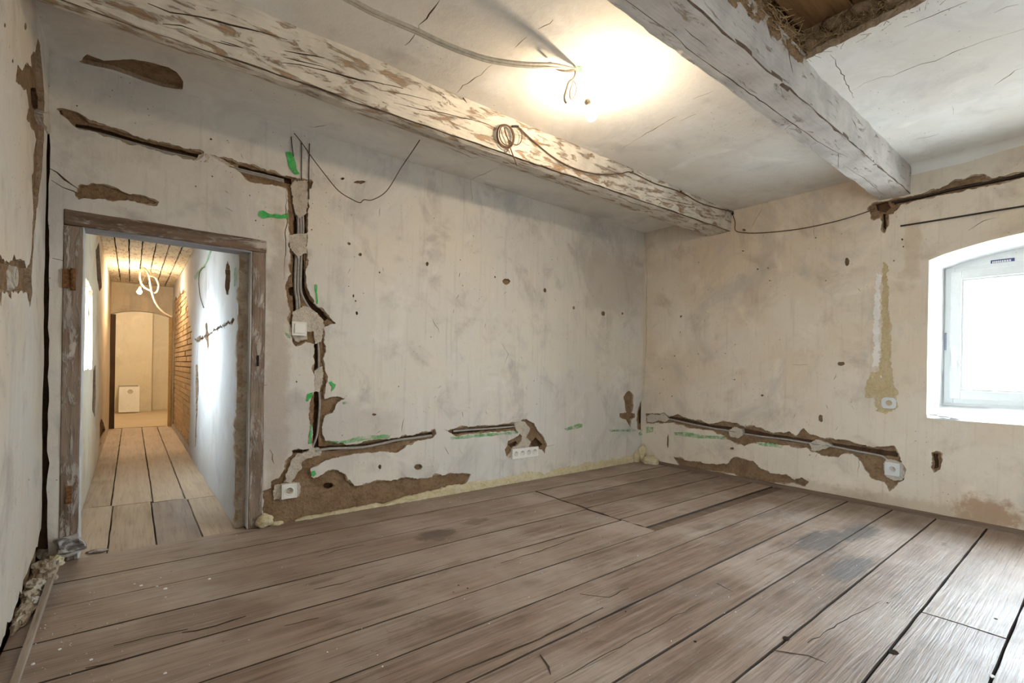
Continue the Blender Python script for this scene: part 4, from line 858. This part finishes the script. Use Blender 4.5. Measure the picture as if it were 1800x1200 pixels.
hr_holes.append(crack_poly(H.pxs(zP([(318, 940), (310, 1050), (315, 1200)])), .016, 63))
wall_hr = boxobj('wall_hall_right', CXR+.045, CXR+.25, H0+.0, CYE+.3, -.1, CZ+.2, M_CLAY); tag(wall_hr, 'white hall side wall with bare brickwork further in', None, None, 'structure')
layer('plaster_coat', H, rough([(H0-.01, .0), (CYE, 0), (CYE, CZ+.02), (H0-.01, CZ+.02)], .08, .006, 3), hr_holes, 0, .03, [M_HPR, M_EDGE], wall_hr, .07, .006, 2, 41)
marks(H, [zP([(285, 400), (320, 350), (380, 290), (425, 150), (440, 160), (400, 270), (340, 360), (295, 425)]), zP([(612, 330), (630, 320), (628, 470), (612, 480)])], wall_hr, M_GREENF)
# ragged end of the hall wall beside the jamb
layer('broken_wall_end', Plane(1, H0-.012, 1), rough([(CXR-.004, 0), (CXR+.09, 0), (CXR+.09, OZ+.15), (CXR+.0, OZ+.15)], .03, .008, 5), [], 0, .05, [M_RUB, M_RUB], wall_hr, .02, .014, 14, 6, None, .006)
bmk = box(bmesh.new(), -.012, .030, -.118, .118, -.030, .030, .004); bme = bpy.data.meshes.new('brick'); bmk.to_mesh(bme); bmk.free(); bme.materials.append(M_BRICK)
r = random.Random(3); row = 0; z = .04
while z < 2.0*S:
    y = BR0-.05+(.12 if row % 2 else 0)
    while y < BR1+.1:
        o = bpy.data.objects.new('brick', bme); col.objects.link(o); o.parent = wall_hr
        o.location = (CXR+.030+r.uniform(-.004, .004), y, z); o.rotation_euler = (r.uniform(-.01, .01), 0, r.uniform(-.02, .02)); y += .248
    z += .071; row += 1
# left hall wall with its little window
HL = HALLL
wall_hl = layer('wall_hall_left', HL, [(H0-.02, -.1), (CYE+.3, -.1), (CYE+.3, CZ+.2), (H0-.02, CZ+.2)], [[(HWY0, HWZ0), (HWY1, HWZ0), (HWY1, HWZ1), (HWY0, HWZ1)]], .03, .32, [M_CLAY, M_WHITE], None, 0, 0)
tag(wall_hl, 'cream hall side wall with a small deep-set window', None, None, 'structure')
hl_holes = [rough(HL.pxs(q), .03, .008, 520+i) for i, q in enumerate([[(169, 440), (174, 425), (177, 470), (178, 505), (175, 512), (171, 490)], [(164, 650), (168, 640), (168, 690), (166, 735), (162, 720), (163, 680)], [(176, 745), (179, 735), (186, 755), (180, 775), (176, 785)]])]
layer('plaster_coat', HL, [(H0-.02, 0), (CYE, 0), (CYE, CZ+.02), (H0-.02, CZ+.02)], hl_holes+[rough([(HWY0, HWZ0), (HWY1, HWZ0), (HWY1, HWZ1), (HWY0, HWZ1)], .05, .012, 4)], 0, .03, [M_HP, M_EDGE], wall_hl, .07, .006, 2, 42)
hw = empty('window_3', (CXL-.3, (HWY0+HWY1)/2, HWZ0)); tag(hw, 'small bright window in the hall side wall', None, None, 'structure')
bm = bmesh.new()
for (a, b, c, d_) in ((HWY0, HWY0+.05, HWZ0, HWZ1), (HWY1-.05, HWY1, HWZ0, HWZ1), (HWY0, HWY1, HWZ0, HWZ0+.05), (HWY0, HWY1, HWZ1-.05, HWZ1)): box(bm, CXL-.30, CXL-.25, a, b, c, d_, .004)
keep(obj('frame', bm, M_PVC), hw); keep(boxobj('glass_pane', CXL-.28, CXL-.276, HWY0+.04, HWY1-.04, HWZ0+.04, HWZ1-.04, M_GLASS), hw)
# hall ceiling boards
hc = boxobj('ceiling_hall', CXL-.1, CXR+.2, H0+.2, CYE+.1, CZ+.03, CZ+.12, M_DARK); tag(hc, 'hall ceiling of flaking painted boards', None, None, 'structure')
nb = 7; bw = (CXR-CXL)/nb
for k in range(nb): plank('ceiling_board', H0+.02, CYE+.02, (CXL+k*bw, CXL+k*bw), (CXL+(k+1)*bw, CXL+(k+1)*bw), W_HALLC, hc, 600+k, CZ+.03, .012, 'Y', .03)
tag(boxobj('wall_above_door', CXL-.1, CXR+.2, YB+.33, YB+.36, OZ+.1, CZ+.2, M_HP), 'plaster above the doorway on the hall side', None, None, 'structure')
# hall floor boards
hf = boxobj('floor_hall', CXL-.1, CXR+.15, YB+.03, CYE+.05, -.12, -.05, M_DARK); tag(hf, 'pale hall floor of wide boards', None, None, 'structure')
near = [CXL-.03, -.088*S, .122*S, .336*S, CXR+.06]; farx = [CXL-.03, -.10*S, .135*S, .325*S, CXR+.03]
W_HALLG = wood_mat('grey_hall_board', (.26, .205, .17), (.35, .29, .25), (.37, .31, .275), 'Y', .6).m
for k in range(4):
    plank('plank', YB+.012, lerp(4.36, 4.24, k/3)*S, (near[k], near[k]), (near[k+1], near[k+1]), W_HALLG if k == 2 else W_HALLF, hf, 640+k, -.006, .006, 'Y')
    plank('plank', lerp(4.36, 4.24, k/3)*S+.01, CYE+.02, (farx[k], farx[k]), (farx[k+1], farx[k+1]), W_HALLF, hf, 650+k, -.006, .007, 'Y')
# worn sill at the doorway
p0, p1 = hit(158, 972, 2, 0), hit(195, 972, 2, 0)
o = obj('wood_splinter', rock_bm((p0.x+.03, p0.y, .006), (.05, .018, .012), 4, 2, .4), W_CASEH); tag(o, 'loose splinter of wood lying at the doorway threshold', 'splinter')
# header with a flat arch at the hall end, and the room beyond
pts = [(CXL-.4, CZ+.2), (CXL-.4, -.1), (-.262*S, -.1), (-.262*S, 1.70*S)]
for i in range(1, 12): pts.append((lerp(-.262, .49, i/12)*S, 1.70*S+.075*S*math.sin(math.pi*i/12)**.8))
pts += [(.49*S, 1.695*S), (.49*S, -.1), (CXR+.3, -.1), (CXR+.3, CZ+.2)]
tag(layer('wall_hall_end', Plane(1, CYE, 1), pts, [], 0, .18, [M_HP, M_WHITE], None, .1, .004, 3, 44), 'plaster header with a shallow arch at the end of the hall', None, None, 'structure')
W_DPOST = wood_mat('dark_post', (.07, .035, .018), (.13, .07, .035), (.10, .055, .03), 'Z', .6).m
tag(boxobj('door_2', -.262*S, -.19*S, CYE-.01, CYE+.05, 0, 1.70*S, W_DPOST, None, .004), 'dark brown door post at the far end of the hall', None, None, 'structure')
tag(boxobj('trim_1', CXR-.055, CXR-.01, CYE-.09, CYE-.045, 0, 1.72*S, plain('yellow_wood', (.50, .33, .14), .6), None, .004), 'yellowish wooden upright at the hall end beside the brickwork', None, None, 'structure')
tag(boxobj('floor_far', -1.5*S, 2.2*S, CYE+.0, FYE+.1, -.1, .0, W_FARF), 'pale floor of the room beyond the hall', None, None, 'structure')
tag(boxobj('wall_far', -1.6*S, .33*S, FYE, FYE+.5, -.1, CZ+.3, M_FAR), 'cream end wall of the room beyond the hall', None, None, 'structure')
tag(boxobj('wall_far_recess', .33*S, 2.2*S, FYE+.35, FYE+.5, -.1, CZ+.3, M_FAR), 'cream recessed wall beside the pier of the far room', None, None, 'structure')
tag(boxobj('floor_far_recess', .33*S, 2.2*S, FYE+.1, FYE+.4, -.1, 0, W_FARF), 'floor of the recess in the far room', None, None, 'structure')
tag(boxobj('wall_far_left', -1.6*S, -1.5*S, CYE+.1, FYE+.1, -.1, CZ+.3, M_FAR), 'left wall of the far room', None, None, 'structure')
tag(boxobj('wall_far_right', 2.2*S, 2.3*S, CYE+.1, FYE+.5, -.1, CZ+.3, M_FAR), 'right wall of the far room', None, None, 'structure')
tag(boxobj('wall_far_near', CXR+.25, 2.3*S, CYE+.05, CYE+.18, -.1, CZ+.3, M_FAR), 'near wall of the far room beside the hall', None, None, 'structure')
tag(boxobj('wall_far_near_left', -1.6*S, CXL-.3, CYE+.05, CYE+.18, -.1, CZ+.3, M_FAR), 'near wall of the far room on the other side of the hall', None, None, 'structure')
tag(boxobj('ceiling_far', -1.6*S, 2.3*S, CYE+.1, FYE+.5, CZ+.25, CZ+.35, M_FAR), 'ceiling of the far room', None, None, 'structure')
# white appliance in the far room
p0 = hit(208, 724, 1, FYE-.3); p1 = hit(246, 679, 1, FYE-.3)
ap = empty('appliance', ((p0.x+p1.x)/2, FYE-.01, 0)); tag(ap, 'white boxy appliance with a round dial standing against the far wall', 'appliance')
keep(boxobj('body', p0.x, p1.x, FYE-.30, FYE-.01, .015, p1.z, M_BOX, None, .012), ap)
q = hit(229, 688, 1, FYE-.31); M_ = Matrix.Translation((q.x, FYE-.30, q.z))
keep(obj('dial', lathe(bmesh.new(), [(.0, -.004), (.030, -.004), (.036, -.008), (.042, -.006), (.044, 0)], 24, M_), M_CREAMC, None, True), ap)
keep(boxobj('top_lid', p0.x-.004, p1.x-.03, FYE-.305, FYE-.01, p1.z, p1.z+.01, M_CABLE, None, .002), ap)

# ------------------------------------------------------------------ bulbs
def bulb(name, c, mat, axis, label, rad=.03):
    root = empty(name, c); tag(root, label, 'light bulb')
    a = Vector(axis).normalized(); M = Vector((0, 1, 0)).rotation_difference(a).to_matrix().to_4x4()
    pr = [(0, -rad*1.0), (rad*.55, -rad*.84), (rad*.9, -rad*.42), (rad, 0), (rad*.93, rad*.38), (rad*.7, rad*.85), (rad*.5, rad*1.25), (rad*.42, rad*1.5)]
    obj('glass', lathe(bmesh.new(), pr, 20, M), mat, root, True)
    obj('cap', lathe(bmesh.new(), [(rad*.43, rad*1.45), (rad*.46, rad*1.5), (rad*.46, rad*2.2), (rad*.3, rad*2.35), (0, rad*2.4)], 16, M), M_BRASS, root, True)
    obj('holder', lathe(bmesh.new(), [(rad*.52, rad*1.8), (rad*.56, rad*1.85), (rad*.54, rad*2.6), (rad*.25, rad*2.9), (0, rad*2.9)], 16, M), M_CREAMC, root, True)
    return root, Vector(c)+a*rad*2.9
BPOS = hit(1040, 203, 2, 2.295*S)
ATT = hit(1012, 119, 2, ZC-.006)
mb, top = bulb('light_bulb', BPOS, M_BULB, (-.55, -.18, .5), 'bare lit bulb hanging under the ceiling of the room')
tube('lead_wire', [Vector(p)-BPOS for p in (top, hit(1008, 178, 1, top.y), hit(1005, 160, 1, ATT.y), ATT)], .0018, M_CREAMC, mb)
c0 = hit(252.5, 470, 2, CZ); hpos = hit(245, 513, 1, c0.y-.02)
hb, htop = bulb('light_bulb', hpos, M_HBULB, (.1, 0, 1), 'bare lit bulb hanging in the hall', .028)
tube('lead_wire', [htop-hpos, (htop+c0)/2-hpos+Vector((.03, 0, .02)), c0-hpos], .003, M_CREAMC, hb)
fb = Vector((.2*S, 10.2*S, 2.2*S)); fbr, ftop = bulb('light_bulb', fb, M_FBULB, (0, 0, 1), 'bulb of the room beyond the hall', .03)
tube('lead_wire', [ftop-fb, Vector((0, 0, CZ+.25-fb.z))], .003, M_CREAMC, fbr)

# ------------------------------------------------------------------ cables
def cable(name, pts, rr, mat, label, group=None, k=6, n=8):
    return tag(tube(name, pts, rr, mat, None, k, n), label, 'cable' if 'cable' in name else 'wire', group)
ymain = 1.655*S
def mainline(dx, dy, dyw):
    L = [(619, 0), (655, 19), (694, 36), (736, 54), (778, 74), (819, 90), (861, 103), (917, 111), (972, 113)]
    P = [hit(x+dx, y+dy, 1, ymain+dyw) for x, y in L]; a = P[1]-P[0]
    P = [P[0]-a*2.5, P[0]-a]+P+[ATT]
    for p in P: p.z = min(p.z, ZC-.014)
    return P
for j, (dy, dw) in enumerate([(0, 0), (5, .012)]):
    cable('electrical_cable', mainline(0, dy, dw), .0075, M_CREAMC, 'thick pale cable sagging under the ceiling to the lit bulb', 'pair of cables leading to the ceiling bulb')
def loop3(L, y): return [hit(x, p, 1, y) for x, p in L]
zR = lambda q: Z(980, 100, 8.57, q)
cable('electrical_cable', [ATT]+loop3(zR([(250, 310), (170, 380), (130, 500), (105, 600), (115, 670), (135, 690)]), ATT.y-.005), .006, M_CREAMC, 'short cream cable tail hanging beside the ceiling bulb')
cable('electrical_wire', [ATT]+loop3(zR([(235, 370), (195, 480), (185, 580), (210, 640), (255, 590), (285, 480), (265, 400), (240, 360)]), ATT.y+.006), .0035, M_CREAMC, 'thin wire loop beside the ceiling bulb')
cable('electrical_cable', [ATT, ATT+Vector((-.05, -.01, -.035)), ATT+Vector((-.12, .0, -.05)), ATT+Vector((-.17, .02, -.03)), ATT+Vector((-.14, .04, -.004))], .006, M_CREAMC, 'curled cable end against the ceiling by the lamp outlet')
bmk = layer('paint_mark', C, rough(C.pxs([(1008, 117), (1022, 114), (1024, 124), (1014, 129)]), .01, .003, 3), [], -.006, -.004, M_GREEN, ceiling, 0, 0)
# coil of old wire on the beam face
zS = lambda q: Z(860, 200, 12, q)
def onbeam(px, py, off=.006):
    h = hit(px, py, 1, 2.335*S); y = b1y(h.x, h.z)-off; return hit(px, py, 1, y)
coil = empty('wire_coil', onbeam(893, 218)); tag(coil, 'coil of old brown wire hung on a nail in the beam face', 'wire coil')
def kc(o): return keep(o, coil)
for j, (cx, cy, a, b, off) in enumerate([(330, 470, 170, 245, .012), (350, 460, 180, 235, .018), (365, 450, 150, 215, .022), (345, 480, 165, 255, .027)]):
    kc(tube('turn', [onbeam(*zS([(cx+a*math.cos(t*.5236)+b*.12*math.sin(t*.5236), cy+b*math.sin(t*.5236))])[0], off+.004*math.sin(t)) for t in range(13)], .0035, M_WIRE))
kc(tube('turn', [onbeam(*q, .02) for q in zS([(430, 560), (500, 630), (590, 655), (660, 600), (690, 480), (670, 370), (620, 310)])], .003, M_WIRE))
kc(tube('loose_end', [onbeam(*q, .022) for q in zS([(320, 290), (350, 430), (400, 540), (440, 700), (500, 870), (585, 1085)])], .004, M_WIRE))
kc(tube('hook', [onbeam(*q, .012) for q in zS([(400, 745), (375, 800), (340, 800), (320, 785)])], .003, M_WIRE))
kc(tube('nail', [onbeam(*q, .008) for q in zS([(480, 265), (560, 262), (615, 270)])], .007, M_BLACK))
cable('electrical_wire', [onbeam(*q, .008) for q in [(912, 224), (940, 250), (975, 278), (1010, 296), (1050, 306), (1090, 305), (1110, 303), (1150, 322), (1195, 337), (1230, 356), (1262, 366), (1289, 372)]], .0042, M_WIRE, 'dark wire running from the coil along the beam face', None, 8)
_k = Vector((XR-.014, b1y(XR, 2.4*S)-.014, hit(1292, 375, 0, XR).z))
cable('electrical_wire', [_k, hit(1292, 390, 0, XR-.012), hit(1293, 405, 0, XR-.012)]+[hit(x, y, 0, XR-.012) for x, y in [(1310, 409), (1340, 409), (1400, 403), (1460, 391), (1500, 380), (1538, 367)]], .0042, M_WIRE, 'dark wire sagging across the window wall from the end of the beam', None, 8)
tag(obj('wire_knot', rock_bm(_k, (.012, .012, .016), 9, 2, .5), M_BLACK, None, True), 'dark knot of insulating tape at the wall end of the beam', 'wire knot')
for px, py in [(1110, 303), (1195, 337)]:
    p = onbeam(px, py, .0); tag(tube('nail', [p+Vector((0, .01, 0)), p+Vector((0, -.018, .002))], .005, M_BLACK), 'iron nail holding the dark wire to the beam', 'nail', 'nails in the beam face')
# loose wire in front of the back wall
LW = [(517, 234), (530, 250), (545, 272), (570, 305), (595, 335), (620, 351), (633, 356), (640, 351), (655, 351), (680, 335), (705, 295), (722, 270), (738, 246)]
ye = hit(738, 246, 2, ZC-.01).y
cable('electrical_wire', [hit(x, y, 1, lerp(YB-.012, ye, (i/12)**1.3)) for i, (x, y) in enumerate(LW)], .0032, M_WIRE, 'loose thin wire sagging between the back wall and the ceiling')
for L in ([(512, 240), (514, 262), (516, 275)], [(530, 250), (530, 285), (530, 316)], [(544, 252), (543, 300), (543, 350)]):
    cable('electrical_wire', [hit(x, y, 1, YB-.006) for x, y in L], .003, M_BLACK, 'short dark wire end standing up above the vertical chase', 'wire ends above the vertical chase')
# cables in the chases (depth below the plaster face)
def inwall(pl, L, d, rr, label, mat=None, group=None): return cable('electrical_cable', [pl.to3(*pl.px(q), d) for q in L], rr, mat or M_CABLE, label, group)
for dy in (0, 4): inwall(B, [(x, y+dy) for x, y in zA([(520, 650), (700, 690), (900, 745), (1150, 815), (1390, 868), (1560, 905), (1700, 945), (1850, 980), (2000, 1018)])], .022-.002*dy, .007, 'grey cable lying in the sloping chase above the doorway', None, 'two cables in the chase above the doorway')
for j, xs in enumerate([(360, 372, 358, 352, 372), (378, 388, 375, 370, 388), (396, 404, 392, 388, 0)]):
    x = xs; L = zB([(x[0]-8, 330), (x[0], 450), (x[1], 600), (x[1]-2, 690), (x[2], 820), (x[3], 1000)]+([(x[4]-10, 1080), (x[4]-5, 1180)] if x[4] else [(400, 1060), (430, 1115), (470, 1165), (510, 1210)]))
    inwall(B, L, .022, .0085, 'grey cable running down the vertical chase to the light switch', None, 'cables in the vertical chase')
inwall(B, zC([(562, 400), (568, 500), (566, 600), (560, 700), (572, 780), (574, 860), (565, 970), (555, 1060), (530, 1130), (520, 1165)]), .022, .008, 'grey cable in the narrow chase below the light switch')
inwall(B, zD([(640, 345), (760, 325), (900, 322), (1050, 312), (1200, 282), (1320, 255), (1450, 238), (1610, 215)]), .012, .010, 'pale grey cable in the low chase above the big patch of bare clay')
inwall(B, zE([(225, 150), (330, 140), (480, 130), (650, 115)]), .014, .009, 'grey cable in the short chase beside the four-gang socket')
inwall(R, zF([(350, 240), (480, 270), (620, 298), (700, 310), (790, 328), (900, 345), (1040, 362), (1160, 382), (1280, 398), (1400, 422), (1500, 440), (1570, 455), (1600, 475), (1612, 500)]), .012, .009, 'grey cable in the long chase of the window wall')
cable('electrical_cable', [hit(x, y, 0, XR-.008) for x, y in [(1583, 397), (1640, 388), (1720, 375), (1800, 362), (1880, 349)]], .0065, M_BLACK, 'straight black cable across the wall above the window niche')
inwall(R, zG([(1200, 193), (1320, 170), (1500, 128), (1660, 97), (1860, 50)]), .012, .008, 'dark cable in the broken seam under the ceiling of the window wall', M_BLACK)
# hall cables
hc_ = lambda q: Z(130, 390, 5.715, q)
for L in ([(700, 455), (665, 500), (665, 580), (700, 650), (770, 690)], [(705, 455), (740, 500), (770, 540), (765, 490), (730, 455)], [(700, 455), (745, 520), (765, 620), (785, 720), (830, 830), (900, 910), (980, 955)], [(760, 540), (820, 560), (850, 640), (830, 705), (780, 710)]):
    cable('electrical_cable', [hit(x, y, 1, lerp(c0.y, c0.y+.25, i/7)) for i, (x, y) in enumerate(hc_(L))], .012, M_CREAMC, 'pale cable looping down from the hall ceiling', 'cable loops on the hall ceiling')
cable('electrical_wire', [HALLR.to3(*HALLR.px(q), -.01) for q in zP([(375, 320), (340, 350), (330, 430), (340, 550), (370, 650)])], .004, M_WIRE, 'thin wire loop hanging on the white hall wall')

# ------------------------------------------------------------------ sockets and switch
def place(name, pl, px, py, label, cat, off=.012):
    p = pl.to3(*pl.px((px, py)), 0); rz = 0 if pl is BACK else -math.pi/2
    o = empty(name, p, rz); tag(o, label, cat); return o
def cup(root, cx=0, rad=.0225, mat=M_SOCK, dep=.02, f=-.014):
    c = obj('insert', lathe(bmesh.new(), [(rad*1.28, f), (rad*1.28, f-.002), (rad*1.05, f-.002), (rad, f-.001), (rad*.97, f+dep), (0, f+dep)], 28, Matrix.Translation((cx, 0, 0))), mat, root, True)
    for s in (-1, 1): obj('contact_hole', lathe(bmesh.new(), [(.0036, f+dep-.0006), (0, f+dep-.0008)], 10, Matrix.Translation((cx+s*.0095, 0, -.001))), M_DARKPL, c)
    obj('earth_pin', lathe(bmesh.new(), [(.0026, f+dep), (.0026, f-.001), (.0018, f-.003), (0, f-.003)], 10, Matrix.Translation((cx, 0, .0105))), M_METAL, c, True)
def frame(root, wd, ht, hole, mat=M_SOCK, bev=.004, cs=(0,), f=-.014, corner=0):
    P = Plane(1, f, 1)
    if corner:
        out = [(sx*(wd/2-corner)+corner*math.cos(a), sz*(ht/2-corner)+corner*math.sin(a)) for sx, sz, a0 in ((1, 1, 0), (-1, 1, 90), (-1, -1, 180), (1, -1, 270)) for a in [math.radians(a0+18*k) for k in range(6)]]
    else: out = [(-wd/2, -ht/2), (wd/2, -ht/2), (wd/2, ht/2), (-wd/2, ht/2)]
    hs = [[(c+hole*math.cos(t*.2618), hole*math.sin(t*.2618)) for t in range(24)] for c in cs]
    layer('frame', P, out, hs, 0, .02, mat, root, 0, 0)
    bm = bmesh.new()                                # raised rim of the plate
    for k in (1.0, .80):
        o2 = [(x*(1-(1-k)*ht/wd if abs(x) > ht*.6 else k), z*k) for x, z in out]; o2 = [Vector((x, f-.0012, z)) for x, z in o2]
        tube_bm(bm, o2+[o2[0], o2[1]], .0013, 5)
    obj('rim', bm, mat, root)
s1 = place('power_socket', B, 508, 862, 'square white socket set in gypsum on the bare clay near the doorway', 'socket'); frame(s1, .096, .096, .026); cup(s1)
s2 = place('power_socket', R, 1569, 824, 'square white socket at the end of the long chase under the round one', 'socket'); frame(s2, .094, .098, .026, M_PVC); cup(s2, 0, .021, M_PVC)
s3 = place('power_socket', R, 1563, 708, 'rounded old white socket at the foot of the tan mortar run', 'socket'); frame(s3, .092, .085, .027, M_PVC, .004, (0,), -.012, .026); cup(s3, 0, .021, M_PVC, .012, -.012)
s4 = place('power_socket', B, 922.5, 795, 'white four-gang socket strip on the back wall', 'socket'); cs = (-.114, -.038, .038, .114); frame(s4, .315, .088, .026, M_SOCK, .004, cs)
for c in cs: cup(s4, c)
sw = place('light_switch', B, 525.5, 577.5, 'square white light switch on the gypsum beside the doorway', 'switch'); frame(sw, .092, .092, .001)
obj('rocker', box(bmesh.new(), -.032, .032, -.021, -.012, -.032, .032, .003), M_SOCK, sw)
